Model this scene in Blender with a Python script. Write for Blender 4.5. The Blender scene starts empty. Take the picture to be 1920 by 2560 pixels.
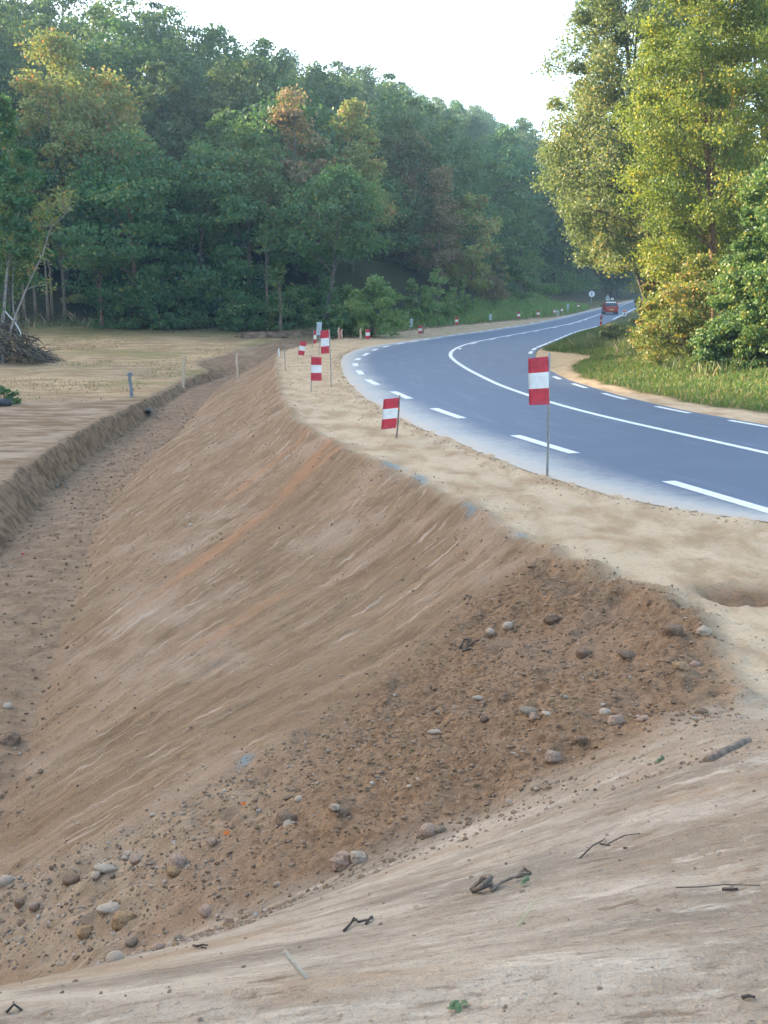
import bpy, bmesh, math, random
import numpy as np
from math import radians, sin, cos, pi
from mathutils import Vector, Matrix

sc = bpy.context.scene
COL = sc.collection

# ------------------------------------------------------------------ camera
F_PX, CAM_H = 2700.0, 2.8
PITCH = math.atan(530.0 / F_PX)
cam_d = bpy.data.cameras.new('camera')
cam_d.sensor_fit = 'VERTICAL'
cam_d.sensor_height = 36.0
cam_d.lens = 36.0 * F_PX / 2560.0
cam_d.clip_end = 3000.0
cam_d.clip_start = 0.05
cam = bpy.data.objects.new('camera', cam_d)
cam.location = (0, 0, CAM_H)
cam.rotation_euler = (pi / 2 - PITCH, 0, 0)
COL.objects.link(cam)
sc.camera = cam

# ------------------------------------------------------------------ light
SUN_EL, SUN_AZ = radians(19.5), radians(-62.0)      # azimuth from +Y, negative = left
w = bpy.data.worlds.new("World")
sc.world = w
w.use_nodes = True
nt = w.node_tree
bg = nt.nodes['Background']
sky = nt.nodes.new('ShaderNodeTexSky')
sky.sky_type = 'NISHITA'
sky.sun_disc = False
sky.sun_elevation = SUN_EL
sky.sun_rotation = SUN_AZ
sky.air_density = 1.0
sky.dust_density = 2.5
sky.ozone_density = 1.2
bg.inputs['Strength'].default_value = 0.15
nt.links.new(sky.outputs[0], bg.inputs['Color'])
sd = bpy.data.lights.new('sun', 'SUN')
sd.energy = 5.0
sd.angle = radians(0.6)
sd.color = (1.0, 0.80, 0.54)
sun = bpy.data.objects.new('sun', sd)
to_sun = Vector((sin(SUN_AZ) * cos(SUN_EL), cos(SUN_AZ) * cos(SUN_EL), sin(SUN_EL)))
sun.rotation_euler = to_sun.to_track_quat('Z', 'Y').to_euler()
sun.location = (-40, 30, 60)
COL.objects.link(sun)
sc.view_settings.view_transform = 'Standard'
sc.view_settings.look = 'None'
sc.view_settings.gamma = 1.0
sc.view_settings.exposure = 2.25
HAZE = 0.0006
sc.cycles.max_bounces = 6
sc.cycles.transparent_max_bounces = 6
sc.cycles.volume_bounces = 0
sc.cycles.use_denoising = True

# ------------------------------------------------------------------ helpers
def ray(px, py):
    u = (px - 960.0) / F_PX
    v = (1280.0 - py) / F_PX
    return np.array([u, cos(PITCH) + v * sin(PITCH), -sin(PITCH) + v * cos(PITCH)])

def at_z(px, py, z):
    r = ray(px, py)
    t = (z - CAM_H) / r[2]
    return np.array([r[0] * t, r[1] * t, z])

def at_y(px, py, y):
    r = ray(px, py)
    t = y / r[1]
    return np.array([r[0] * t, y, CAM_H + r[2] * t])

def hash2(ix, iy, seed):
    h = (ix.astype(np.int64) * 374761393 + iy.astype(np.int64) * 668265263 + seed * 974634777) & 0x7fffffff
    h = ((h ^ (h >> 13)) * 1274126177) & 0x7fffffff
    h = h ^ (h >> 16)
    return (h & 0xffff) / 65535.0

def vnoise(x, y, seed=0):
    x = np.asarray(x, float); y = np.asarray(y, float)
    ix = np.floor(x); iy = np.floor(y)
    fx = x - ix; fy = y - iy
    fx = fx * fx * (3 - 2 * fx); fy = fy * fy * (3 - 2 * fy)
    a = hash2(ix, iy, seed); b = hash2(ix + 1, iy, seed)
    c = hash2(ix, iy + 1, seed); d = hash2(ix + 1, iy + 1, seed)
    return (a * (1 - fx) + b * fx) * (1 - fy) + (c * (1 - fx) + d * fx) * fy

def fbm(x, y, seed=0, oct=4):
    s = 0; a = 0.5
    for o in range(oct):
        s = s + a * (vnoise(x, y, seed + o * 17) - 0.5)
        x = x * 2.03 + 3.1; y = y * 2.03 + 7.7; a *= 0.5
    return s

def sstep(a, b, x):
    t = np.clip((x - a) / (b - a), 0, 1)
    return t * t * (3 - 2 * t)

def smax(a, b, k):
    h = np.clip(0.5 + 0.5 * (a - b) / k, 0, 1)
    return b * (1 - h) + a * h + k * h * (1 - h)

def zroad(y):
    y = np.asarray(y, float)
    return 0.02 * 12.0 * np.logaddexp(0, (y - 72.0) / 12.0) - 0.0006

def on_road(px, py):
    y = 40.0
    p = at_z(px, py, 0.0)
    for _ in range(60):
        p = at_z(px, py, float(zroad(min(max(p[1], 0), 400))) * 0.5 + p[2] * 0.5)
    return p

YT = np.arange(-60, 520, 0.25)
def curve(pts, sig=1.0, pre=(), post=()):
    P = [tuple(on_road(*p)[:2]) for p in pts]
    P = list(pre) + P + list(post)
    P = np.array(sorted([(p[0], p[1]) for p in P], key=lambda q: q[1]))
    x = np.interp(YT, P[:, 1], P[:, 0])
    # linear extrapolation at both ends
    k = (P[1, 0] - P[0, 0]) / (P[1, 1] - P[0, 1])
    x = np.where(YT < P[0, 1], P[0, 0] + k * (YT - P[0, 1]), x)
    k = (P[-1, 0] - P[-2, 0]) / (P[-1, 1] - P[-2, 1])
    x = np.where(YT > P[-1, 1], P[-1, 0] + k * (YT - P[-1, 1]), x)
    n = int(3 * sig / 0.25)
    g = np.exp(-0.5 * (np.arange(-n, n + 1) * 0.25 / sig) ** 2); g /= g.sum()
    xp = np.r_[2 * x[0] - x[n:0:-1], x, 2 * x[-1] - x[-2:-n - 2:-1]]
    xs = np.convolve(xp, g, 'valid')
    return lambda y: np.interp(y, YT, xs)

far = lambda x: [(x + 26, 160), (x + 55, 230), (x + 130, 400)]
OUT_PX = [(1670, 1205), (1285, 1090), (1080, 1022), (1003, 989), (914, 950), (896, 927), (886, 911), (889, 901),
          (909, 890), (930, 877), (954, 869), (988, 861.5), (1022, 855.5), (1058, 850), (1088, 845.6), (1118, 840.5),
          (1146, 836.8), (1197, 830), (1225, 826.6), (1265, 819), (1313, 813), (1403, 794), (1420, 791), (1445, 783.5),
          (1476, 776), (1502, 770)]
x_line = curve(OUT_PX, 1.5)
ASP_PX = [(1920, 1310), (1750, 1290), (1500, 1235), (1300, 1170), (1150, 1110), (1000, 1045), (900, 985), (868, 950),
          (853, 920), (851, 905), (860, 887), (890, 873), (925, 864.5), (980, 857), (1058, 846), (1118, 837.5),
          (1197, 828), (1265, 817.5), (1313, 811), (1403, 793), (1445, 782.5), (1476, 775.2), (1502, 769.4)]
x_asph = curve(ASP_PX, 1.2)
CEN_PX = [(1920, 1135), (1500, 1041), (1376, 1008), (1250, 965), (1170, 925), (1135, 902), (1124, 889), (1130, 877), (1150, 866),
          (1180, 857), (1250, 843), (1300, 834), (1350, 825), (1400, 815), (1430, 809), (1463, 798.5), (1490, 789), (1508, 782)]
x_cen = curve(CEN_PX, 1.5)
INN_PX = [(1920, 1067), (1730, 1035), (1560, 998), (1470, 970), (1400, 948), (1350, 918), (1330, 900), (1328, 885), (1334, 876),
          (1345, 869), (1359, 864), (1374, 858), (1388, 852), (1400, 847), (1436, 832), (1460, 825), (1487, 819), (1539, 797), (1554, 789.5)]
x_inn = curve(INN_PX, 1.5)
CREST_PX = [(690, 880), (690, 905), (690, 935), (702, 985), (740, 1050), (830, 1105), (900, 1140), (960, 1158), (1060, 1205), (1180, 1268),
            (1300, 1335), (1400, 1385), (1480, 1430), (1600, 1455), (1700, 1510), (1780, 1580), (1830, 1660), (1845, 1750), (1850, 1830)]
SAND_PX = [(760, 862), (830, 847), (900, 840), (1000, 828), (1100, 817), (1200, 808), (1300, 799), (1380, 793), (1440, 785), (1500, 769)]
x_crest = curve(CREST_PX + SAND_PX, 0.6, pre=[(1.6, 5.5), (0.8, 3.0), (0.0, 0.0)])
ZFL = -2.4
def tz(px, py, z):
    return tuple(at_z(px, py, z)[:2])
def curve_xy(P, sig):
    return curve([], sig, pre=P)
TOE = [tz(*p, ZFL) for p in [(0, 2060), (90, 1800), (150, 1600), (213, 1419), (224, 1361), (253, 1289), (289, 1224), (336, 1180), (390, 1126), (463, 1068), (506, 1036)]]
x_toe = curve_xy([(-3.0, 0), (-3.2, 4), (-3.5, 8)] + TOE + [(-8.6, 56), (-8.4, 62), (-6.0, 70)] +
                 [(float(x_crest(y)) - 3.0, y) for y in range(84, 260, 8)], 0.8)
DB = [tz(*p, ZFL) for p in [(-60, 1440), (20, 1360), (110, 1240), (200, 1160), (290, 1095), (370, 1055), (440, 1022), (500, 995)]]
DT = [tz(*p, -1.6) for p in [(-80, 1275), (0, 1213), (60, 1170), (130, 1130), (250, 1060), (340, 1012), (420, 992), (500, 972), (560, 960)]]
x_db = curve_xy([(-6.4, 0), (-6.6, 6), (-7.2, 14)] + DB + [(-9.4, 62), (-7.5, 70)] + [(float(x_crest(y)) - 4.0, y) for y in range(84, 260, 8)], 0.5)
x_dt_raw = curve_xy([(-7.2, 0), (-7.4, 6), (-8.0, 14)] + DT + [(-11.4, 66), (-9.5, 72)] + [(float(x_crest(y)) - 5.5, y) for y in range(84, 260, 8)], 0.5)
x_dt = lambda y: np.minimum(x_dt_raw(y) - 0.45 * np.clip(fbm(np.asarray(y) * 0.45, np.asarray(y) * 0 + 2.2, 52, 4), -0.3, 1), x_db(y) - 0.35)

# foot of the wooded hill (plan polyline, hill on its left / far side)
FOOT = np.array([(-60, -260), (-50, -80), (-46, 20), (-48, 62), (-40, 84), (-22, 90), (-6, 88), (3, 96), (9, 112), (18, 135), (30, 168), (44, 205), (70, 270), (150, 460)], float)
def foot_q(X, Y):
    best = np.full(X.shape, 1e9); sgn = np.ones(X.shape)
    for a, b in zip(FOOT[:-1], FOOT[1:]):
        d = b - a; L2 = d @ d
        t = np.clip(((X - a[0]) * d[0] + (Y - a[1]) * d[1]) / L2, 0, 1)
        qx = X - a[0] - t * d[0]; qy = Y - a[1] - t * d[1]
        r = np.hypot(qx, qy)
        s = np.where(d[0] * (Y - a[1]) - d[1] * (X - a[0]) > 0, 1.0, -1.0)
        m = r < best - 1e-6
        best = np.where(m, r, best); sgn = np.where(m, s, sgn)
    return best * sgn

HILL_X = np.array([-300, -160, -110, -75, -45, -20, 0, 20, 45, 80, 200])
HILL_M = np.array([0.62, 0.58, 0.42, 0.355, 0.40, 0.445, 0.485, 0.52, 0.54, 0.40, 0.10])  # steeper at the unseen left end, so that it blocks the sun
def hill(X, Y):
    q = foot_q(X, Y)
    qq = np.clip(q, 0, None)
    m = np.interp(X, HILL_X, HILL_M)
    prof = 150.0 * (1 - np.exp(-qq / 150.0)) * 1.32
    m = m * (1 + 0.30 * sstep(130, 85, Y) * sstep(-62, -95, X))  # out-of-view left hill lifted further to keep sun off the near ground
    return m * np.minimum(prof, 150), q

def seg_poly_mask(poly, X, Y, soft):
    """signed distance based soft mask of a plan polygon (1 inside)"""
    P = np.array(poly); n = len(P)
    inside = np.zeros(X.shape, bool); dist = np.full(X.shape, 1e9)
    for i in range(n):
        a, b = P[i], P[(i + 1) % n]
        d = b - a
        t = np.clip(((X - a[0]) * d[0] + (Y - a[1]) * d[1]) / (d @ d + 1e-9), 0, 1)
        dist = np.minimum(dist, np.hypot(X - a[0] - t * d[0], Y - a[1] - t * d[1]))
        c = ((a[1] > Y) != (b[1] > Y))
        with np.errstate(divide='ignore', invalid='ignore'):
            xi = a[0] + (Y - a[1]) * d[0] / (d[1] if abs(d[1]) > 1e-9 else 1e-9)
        inside ^= c & (X < xi)
    sd_ = np.where(inside, dist, -dist)
    return sd_

def field_z(X, Y):
    base = -1.6 + 0.35 * sstep(46, 62, Y) + 2.2 * sstep(56, 96, Y)
    base = base + 0.3 * sstep(8, 40, -X - 8) * sstep(90, 30, Y)
    # further along the road the land follows the road
    along = zroad(Y) + 0.5
    base = np.where(Y > 96, base * (1 - sstep(96, 130, Y)) + along * sstep(96, 130, Y), base)
    return base

def terrain(X, Y, fine=True):
    X = np.asarray(X, float); Y = np.asarray(Y, float)
    xc = x_crest(Y); xt = np.minimum(x_toe(Y), xc - 0.8); db = np.minimum(x_db(Y), xt - 0.2); dt = np.minimum(x_dt(Y), db - 0.3)
    zsh = zroad(Y) - 0.03
    hz, q = hill(X, Y)
    zf = field_z(X, Y) + hz
    zfl = ZFL + 0.75 * sstep(40, 58, Y)
    zfl = np.where(Y > 58, zfl + (field_z(X, Y) - zfl) * sstep(58, 76, Y), zfl)
    # slope between toe and crest
    s = (xc - X) / (xc - xt)
    rough = 1.0
    sl = np.where(s < 1, s, 1.0)
    soft = 0.03
    sl = np.where(s < 0, 0, sl)
    # slightly convex crest and concave toe
    prof = sl + 0.035 * np.sin(2 * pi * sl)
    z = zsh + (zfl - zsh) * np.clip(prof, 0, 1)
    # ditch bank up to the field
    bk = np.clip((db - X) / (db - dt), 0, 1)
    bk = bk ** 0.85
    z = np.where(X < db, zfl + (zf - zfl) * bk, z)
    z = np.where(X < dt, zf, z)
    # right of the road
    xi = x_inn(Y)
    r = np.clip(X - xi, 0, None)
    rise = 0.05 * np.minimum(r, 2.0) + 0.14 * np.clip(r - 2.5, 0, 6) + 0.05 * np.clip(r - 8.5, 0, 60)
    near_r = sstep(16, 30, Y)
    z = z + np.where(X > xi + 0.05, rise * (0.35 + 0.65 * near_r), 0)
    # shallow trough under the asphalt so that the road sheet lies clear
    xa = x_asph(Y)
    z = z + 0.036 * np.exp(-((X - xa) / 0.45) ** 2)
    on = (X > xa + 0.20) & (X < xi + 0.02)
    z = np.where(on, z - 0.09, z)
    # loose fill dumped at the near end
    z = z + 0.42 * np.exp(-(((X - 0.3) / 2.2) ** 2 + ((Y - 7.6) / 1.6) ** 2)) * sstep(-0.6, 0.6, xc - X)
    # foreground ramp that the camera looks across
    yy = np.maximum(Y, -1.0)
    xk = 2.2 - 0.3 * np.logaddexp(0, (2.2 - X) / 0.3)
    zg = 0.65 + 0.1 * xk - 0.44 * (yy - 3.2) + 0.1 * xk * (yy - 3.2)
    zg = np.where(Y < 3.0, 0.65 + 0.1 * X + 0.088 - 0.02 * X + 0.22 * (3.0 - np.maximum(Y, -8)), zg)
    zg = np.clip(zg, -3, 2.2)
    fade = sstep(16, 9, Y) * sstep(12, 5, X) * sstep(-14, -6, X)
    zg = zg * fade - 6 * (1 - fade)
    z = smax(z, zg, 0.12)
    if fine:
        z = z + micro(X, Y, xc, xt, db, dt, xa, xi, zg - z, q)
    return z

FA = 0.2        # the machine marks run down the slope in this direction
_gy = np.arange(-60, 520, 0.25)
_gd = np.interp(_gy, [9, 10.3, 11.3, 12, 13.5, 15.5, 17.5, 22, 30, 45], [1.9, 1.75, 1.5, 1.3, 1.0, 0.78, 0.62, 0.45, 0.33, 0.25])
_gi = np.cumsum(_gd) * 0.25
def flow(X, Y):
    """along / across coordinates of the machine marks in front"""
    return X * cos(FA) + Y * sin(FA), -X * sin(FA) + Y * cos(FA)

def flow_bank(X, Y):
    """the same on the bank, where the marks bend along the road further off"""
    return Y + 0.35 * X, (np.interp(Y, _gy, _gi) - X) * 0.8

_rub = []
def rubble_mask(X, Y):
    if not _rub:
        _rub.append(None)
        px = [(1330, 1400), (1420, 1412), (1560, 1440), (1700, 1512), (1790, 1590), (1825, 1690), (1760, 1800), (1500, 1905), (1150, 2075), (800, 2235),
              (450, 2365), (150, 2415), (-60, 2420), (-60, 2180), (250, 2120), (560, 1960), (900, 1745), (1080, 1590)]
        _rub[0] = np.array([on_ground(*p)[:2] for p in px])
    if _rub[0] is None:
        return np.zeros(X.shape)
    m = (X > -7) & (X < 5) & (Y > 3) & (Y < 16)
    out = np.full(X.shape, -9.0)
    if m.any():
        out[m] = seg_poly_mask(_rub[0], X[m], Y[m], 0)
    return sstep(-0.35, 0.45, out + 0.9 * fbm(X * 1.3, Y * 1.3, 5) + 0.3 * fbm(X * 6, Y * 6, 6))

def micro(X, Y, xc, xt, db, dt, xa, xi, fore, q):
    wf = sstep(-0.12, 0.1, fore)                                  # foreground ramp
    b, a = flow_bank(X, Y); b1, a1 = flow(X, Y)
    ws = sstep(-0.1, 0.25, xc - X) * sstep(-0.3, 0.3, X - xt) * (1 - wf)   # embankment face
    wfl = sstep(0.2, -0.2, X - xt) * sstep(-0.1, 0.2, X - db) * (1 - wf) * sstep(75, 60, Y)
    wb = (X < db + 0.05) * (X > dt - 0.15) * (1 - wf) * sstep(75, 60, Y)
    wl = (X <= dt - 0.15) * (1 - wf)
    rb = rubble_mask(X, Y)
    n1 = fbm(a * 2.6, b * 0.33, 11, 4); n2 = fbm(a * 8.0, b * 1.3, 23, 3)
    big = fbm(X * 0.45, Y * 0.45, 31, 3)
    n3 = fbm(X * 3.0, Y * 3.0, 41, 4); n4 = fbm(X * 9.0, Y * 9.0, 43, 3)
    brk = sstep(-0.12, 0.15, fbm(X * 0.8, Y * 0.8, 47, 3))
    d = ws * (1 - rb) * (0.05 * n1 + (0.015 + 0.035 * brk) * n2 + 0.15 * big + 0.06 * n3 + 0.075 * n4)
    crest = np.exp(-((X - xc) / 0.35) ** 2)
    d += crest * (1 - wf) * 0.20 * n3
    d += (1 - wf) * rb * (0.22 * n3 + 0.10 * n4)
    d += wfl * (0.14 * n3 + 0.05 * n4 + 0.1 * big)
    d += wb * (0.22 * fbm(Y * 1.1 + X * 1.5, X * 0.7, 51, 5) + 0.12 * n4 + 0.14 * n3)
    d += wl * (0.16 * big + 0.06 * n3) * sstep(30, 4, q)
    d += wl * sstep(0, 20, q) * 2.0 * fbm(X * 0.03, Y * 0.03, 77, 3)
    cr = 1 - np.exp(-((fore - 0.0) / 0.10) ** 2)
    d *= 0.35 + 0.65 * cr
    d += cr * wf * (0.17 * fbm(a1 * 2.2, b1 * 0.55, 61, 4) + 0.05 * np.abs(fbm(a1 * 4.5, b1 * 0.9, 65, 3)) - 0.03 * sstep(0.05, 0.12, fbm(a1 * 3.1, b1 * 0.8, 67, 3)) + 0.06 * fbm(a1 * 8, b1 * 1.6, 63, 3) + 0.05 * n4 + 0.07 * n3)
    # shoulder: worn earth with faint wheel ruts
    wsh = sstep(-0.05, 0.3, X - xc) * sstep(0.2, 0.0, X - xa) * (1 - wf)
    d += wsh * (0.06 * n3 + 0.035 * n4 - 0.02)
    # shallow dug hollow in the shoulder
    d -= (0.10 + 0.2 * n3 + 0.15 * n4) * np.exp(-((((X - HOLE[0]) / 0.55) ** 2 + ((Y - HOLE[1]) / 0.38) ** 2) * (1 + 1.6 * n3 + 0.8 * n4)) ** 2)
    wr = sstep(0.1, 0.8, X - xi)
    d += wr * (0.10 * n3 + 0.25 * big) * sstep(0, 3, X - xi)
    return d
HOLE = tuple(at_z(1868, 1482, -0.05)[:2])

def tz1(x, y):
    return float(terrain(np.array([x]), np.array([y]))[0])

def on_ground(px, py, y0=2.5, y1=260.0):
    """first hit of the picture ray with the terrain"""
    r = ray(px, py)
    ys = y0 * (y1 / y0) ** (np.arange(1400) / 1399.0)
    t = ys / r[1]
    xs = r[0] * t; zs = CAM_H + r[2] * t
    g = terrain(xs, ys) - zs
    k = np.argmax(g > 0)
    if g[k] <= 0:
        k = len(ys) - 1
        return np.array([xs[k], ys[k], zs[k]])
    k = max(k, 1)
    f = g[k - 1] / (g[k - 1] - g[k])
    y = ys[k - 1] + f * (ys[k] - ys[k - 1])
    x = r[0] * y / r[1]
    return np.array([x, y, tz1(x, y)])

# ------------------------------------------------------------------ object bookkeeping
def link(o, parent=None):
    COL.objects.link(o)
    if parent is not None:
        o.parent = parent
    return o

def tag(o, label=None, cat=None, group=None, kind=None):
    if label: o['label'] = label
    if cat: o['category'] = cat
    if group: o['group'] = group
    if kind: o['kind'] = kind
    return o

def empty(name, loc, rz=0.0, label=None, cat=None, group=None):
    o = bpy.data.objects.new(name, None)
    o.empty_display_size = 0.2
    o.location = loc
    o.rotation_euler = (0, 0, rz)
    link(o)
    return tag(o, label, cat, group)

def mesh_np(name, V, Fq, mat=None, smooth=False, parent=None, fmat=None, attrs=None):
    """V (n,3); Fq list of (k,n) int arrays or one array"""
    me = bpy.data.meshes.new(name)
    if isinstance(Fq, np.ndarray):
        Fq = [Fq]
    V = np.asarray(V, np.float32)
    tot = np.concatenate([np.full(len(f), f.shape[1], np.int32) for f in Fq])
    idx = np.concatenate([f.ravel() for f in Fq]).astype(np.int32)
    st = np.concatenate([[0], np.cumsum(tot)[:-1]]).astype(np.int32)
    me.vertices.add(len(V)); me.vertices.foreach_set('co', V.ravel())
    me.loops.add(len(idx)); me.loops.foreach_set('vertex_index', idx)
    me.polygons.add(len(tot)); me.polygons.foreach_set('loop_start', st); me.polygons.foreach_set('loop_total', tot)
    if mat is not None:
        for m in (mat if isinstance(mat, (list, tuple)) else [mat]):
            me.materials.append(m)
    if fmat is not None:
        me.polygons.foreach_set('material_index', np.asarray(fmat, np.int32))
    me.polygons.foreach_set('use_smooth', np.full(len(tot), bool(smooth)))
    for k, a in (attrs or {}).items():
        a = np.asarray(a, np.float32)
        if a.ndim == 1:
            at = me.attributes.new(k, 'FLOAT', 'POINT'); at.data.foreach_set('value', a)
        else:
            at = me.attributes.new(k, 'FLOAT_COLOR', 'POINT'); at.data.foreach_set('color', a.ravel())
    me.update(calc_edges=True)
    o = bpy.data.objects.new(name, me)
    return link(o, parent)

class MB:
    """collects small shapes, then links them as ONE mesh object"""
    def __init__(s):
        s.v = []; s.f = []; s.m = []
    def add(s, vs, fs, mi=0):
        b = len(s.v)
        s.v += [tuple(float(c) for c in v) for v in vs]
        for f in fs:
            s.f.append([i + b for i in f]); s.m.append(mi)
    def box(s, c, d, mi=0, M=None):
        x, y, z = d[0] / 2, d[1] / 2, d[2] / 2
        vs = [(-x, -y, -z), (x, -y, -z), (x, y, -z), (-x, y, -z), (-x, -y, z), (x, -y, z), (x, y, z), (-x, y, z)]
        if M is not None:
            vs = [M @ Vector(v) for v in vs]
        vs = [(v[0] + c[0], v[1] + c[1], v[2] + c[2]) for v in vs]
        s.add(vs, [(0, 3, 2, 1), (4, 5, 6, 7), (0, 1, 5, 4), (1, 2, 6, 5), (2, 3, 7, 6), (3, 0, 4, 7)], mi)
    def tube(s, P, R, n=8, mi=0, cap=True):
        P = [Vector(p) for p in P]
        if not isinstance(R, (list, tuple)): R = [R] * len(P)
        rings = []
        for i, p in enumerate(P):
            a = P[max(i - 1, 0)]; b = P[min(i + 1, len(P) - 1)]
            d = (b - a).normalized()
            u = d.orthogonal().normalized() if abs(d.z) > 0.95 else d.cross(Vector((0, 0, 1))).normalized()
            v = d.cross(u)
            rings.append([p + (u * cos(2 * pi * k / n) + v * sin(2 * pi * k / n)) * R[i] for k in range(n)])
        vs = [q for r in rings for q in r]; fs = []
        for i in range(len(P) - 1):
            for k in range(n):
                k2 = (k + 1) % n
                fs.append((i * n + k, i * n + k2, (i + 1) * n + k2, (i + 1) * n + k))
        if cap:
            fs.append(tuple(range(n - 1, -1, -1))); fs.append(tuple((len(P) - 1) * n + k for k in range(n)))
        s.add(vs, fs, mi)
    def build(s, name, mat, parent=None, smooth=False, bevel=0.0):
        me = bpy.data.meshes.new(name)
        me.from_pydata(s.v, [], s.f)
        for m in (mat if isinstance(mat, (list, tuple)) else [mat]):
            me.materials.append(m)
        me.polygons.foreach_set('material_index', np.array(s.m, np.int32))
        if bevel > 0:
            bm = bmesh.new(); bm.from_mesh(me)
            bmesh.ops.bevel(bm, geom=[e for e in bm.edges if len(e.link_faces) == 2 and e.calc_face_angle(0) > 0.6], offset=bevel, segments=2, affect='EDGES')
            bm.to_mesh(me); bm.free()
        me.polygons.foreach_set('use_smooth', np.full(len(me.polygons), bool(smooth)))
        me.update()
        return link(bpy.data.objects.new(name, me), parent)

# ------------------------------------------------------------------ materials
def new_mat(name):
    m = bpy.data.materials.new(name); m.use_nodes = True
    t = m.node_tree
    b = t.nodes['Principled BSDF']
    return m, t, b

def N(t, kind, **kw):
    n = t.nodes.new(kind)
    for k, v in kw.items():
        if k.startswith('i_'):
            n.inputs[k[2:].replace('_', ' ')].default_value = v
        else:
            setattr(n, k, v)
    return n

def mixc(t, fac, a, b, mode='MIX'):
    n = t.nodes.new('ShaderNodeMix'); n.data_type = 'RGBA'; n.blend_type = mode
    def put(sock, v):
        if isinstance(v, bpy.types.NodeSocket): t.links.new(v, sock)
        elif isinstance(v, (int, float)): sock.default_value = v
        else: sock.default_value = (*v, 1.0) if len(v) == 3 else v
    put(n.inputs[0], fac); put(n.inputs[6], a); put(n.inputs[7], b)
    return n.outputs[2]

def math_n(t, op, a, b=None, clamp=False):
    n = t.nodes.new('ShaderNodeMath'); n.operation = op; n.use_clamp = clamp
    for i, v in enumerate((a, b)):
        if v is None: continue
        if isinstance(v, bpy.types.NodeSocket): t.links.new(v, n.inputs[i])
        else: n.inputs[i].default_value = v
    return n.outputs[0]

def ramp(t, fac, lo, hi):
    n = t.nodes.new('ShaderNodeMapRange'); n.interpolation_type = 'SMOOTHSTEP'
    t.links.new(fac, n.inputs[0])
    n.inputs[1].default_value = lo; n.inputs[2].default_value = hi
    return n.outputs[0]

def noise(t, vec, scale, detail=4.0, rough=0.55, dist=0.0):
    n = t.nodes.new('ShaderNodeTexNoise')
    n.inputs['Scale'].default_value = scale; n.inputs['Detail'].default_value = detail
    n.inputs['Roughness'].default_value = rough; n.inputs['Distortion'].default_value = dist
    if vec is not None: t.links.new(vec, n.inputs['Vector'])
    return n.outputs['Fac']

def simple_mat(name, col, rough=0.6, metal=0.0, var=0.15, scale=6.0, bump=0.0, spec=0.4):
    m, t, b = new_mat(name)
    tc = N(t, 'ShaderNodeTexCoord')
    f = noise(t, tc.outputs['Object'], scale, 5.0, 0.6)
    c = mixc(t, ramp(t, f, 0.3, 0.7), tuple(x * (1 - var) for x in col), tuple(min(1, x * (1 + var)) for x in col))
    t.links.new(c, b.inputs['Base Color'])
    b.inputs['Roughness'].default_value = rough
    b.inputs['Metallic'].default_value = metal
    b.inputs['Specular IOR Level'].default_value = spec
    if bump > 0:
        bn = N(t, 'ShaderNodeBump'); bn.inputs['Strength'].default_value = bump; bn.inputs['Distance'].default_value = 0.02
        t.links.new(f, bn.inputs['Height']); t.links.new(bn.outputs[0], b.inputs['Normal'])
    return m

def leaf_mat(name, A, B, C=None, cfrac=0.1, transl=0.35, objvar=0.0):
    """A dark / B light leaf colour, C an occasional turned leaf"""
    m = bpy.data.materials.new(name); m.use_nodes = True
    t = m.node_tree
    for n in list(t.nodes): t.nodes.remove(n)
    out = N(t, 'ShaderNodeOutputMaterial')
    geo = N(t, 'ShaderNodeNewGeometry')
    at = N(t, 'ShaderNodeAttribute', attribute_name='tone')
    rnd = geo.outputs['Random Per Island']
    f = math_n(t, 'ADD', math_n(t, 'MULTIPLY', at.outputs['Fac'], 0.65), math_n(t, 'MULTIPLY', rnd, 0.35))
    c = mixc(t, f, A, B)
    if C is not None:
        g = math_n(t, 'FRACT', math_n(t, 'MULTIPLY', rnd, 7.31))
        k = math_n(t, 'ADD', g, math_n(t, 'MULTIPLY', at.outputs['Fac'], 0.35))
        c = mixc(t, math_n(t, 'GREATER_THAN', k, 1.175 - cfrac), c, C)
    if objvar > 0:
        oi = N(t, 'ShaderNodeObjectInfo')
        hsv = N(t, 'ShaderNodeHueSaturation')
        t.links.new(c, hsv.inputs['Color'])
        o1 = oi.outputs['Random']
        o2 = math_n(t, 'FRACT', math_n(t, 'MULTIPLY', o1, 13.7))
        t.links.new(math_n(t, 'ADD', math_n(t, 'MULTIPLY', o1, 0.07 * objvar), 0.5 - 0.045 * objvar), hsv.inputs['Hue'])
        t.links.new(math_n(t, 'ADD', math_n(t, 'MULTIPLY', o2, 0.6 * objvar), 1 - 0.3 * objvar), hsv.inputs['Value'])
        c = hsv.outputs[0]
    d = N(t, 'ShaderNodeBsdfDiffuse'); tr = N(t, 'ShaderNodeBsdfTranslucent'); gl = N(t, 'ShaderNodeBsdfGlossy')
    gl.inputs['Roughness'].default_value = 0.55
    gl.inputs['Color'].default_value = (0.8, 0.8, 0.8, 1)
    t.links.new(c, d.inputs['Color'])
    c2 = mixc(t, 0.6, c, (0.9, 0.85, 0.35), 'MULTIPLY')
    c3 = mixc(t, 1.0, c, (1.35, 1.35, 0.8), 'MULTIPLY')
    t.links.new(c3, tr.inputs['Color'])
    m1 = N(t, 'ShaderNodeMixShader'); m1.inputs[0].default_value = transl
    t.links.new(d.outputs[0], m1.inputs[1]); t.links.new(tr.outputs[0], m1.inputs[2])
    m2 = N(t, 'ShaderNodeMixShader'); m2.inputs[0].default_value = 0.035
    t.links.new(m1.outputs[0], m2.inputs[1]); t.links.new(gl.outputs[0], m2.inputs[2])
    t.links.new(m2.outputs[0], out.inputs['Surface'])
    return m
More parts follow.
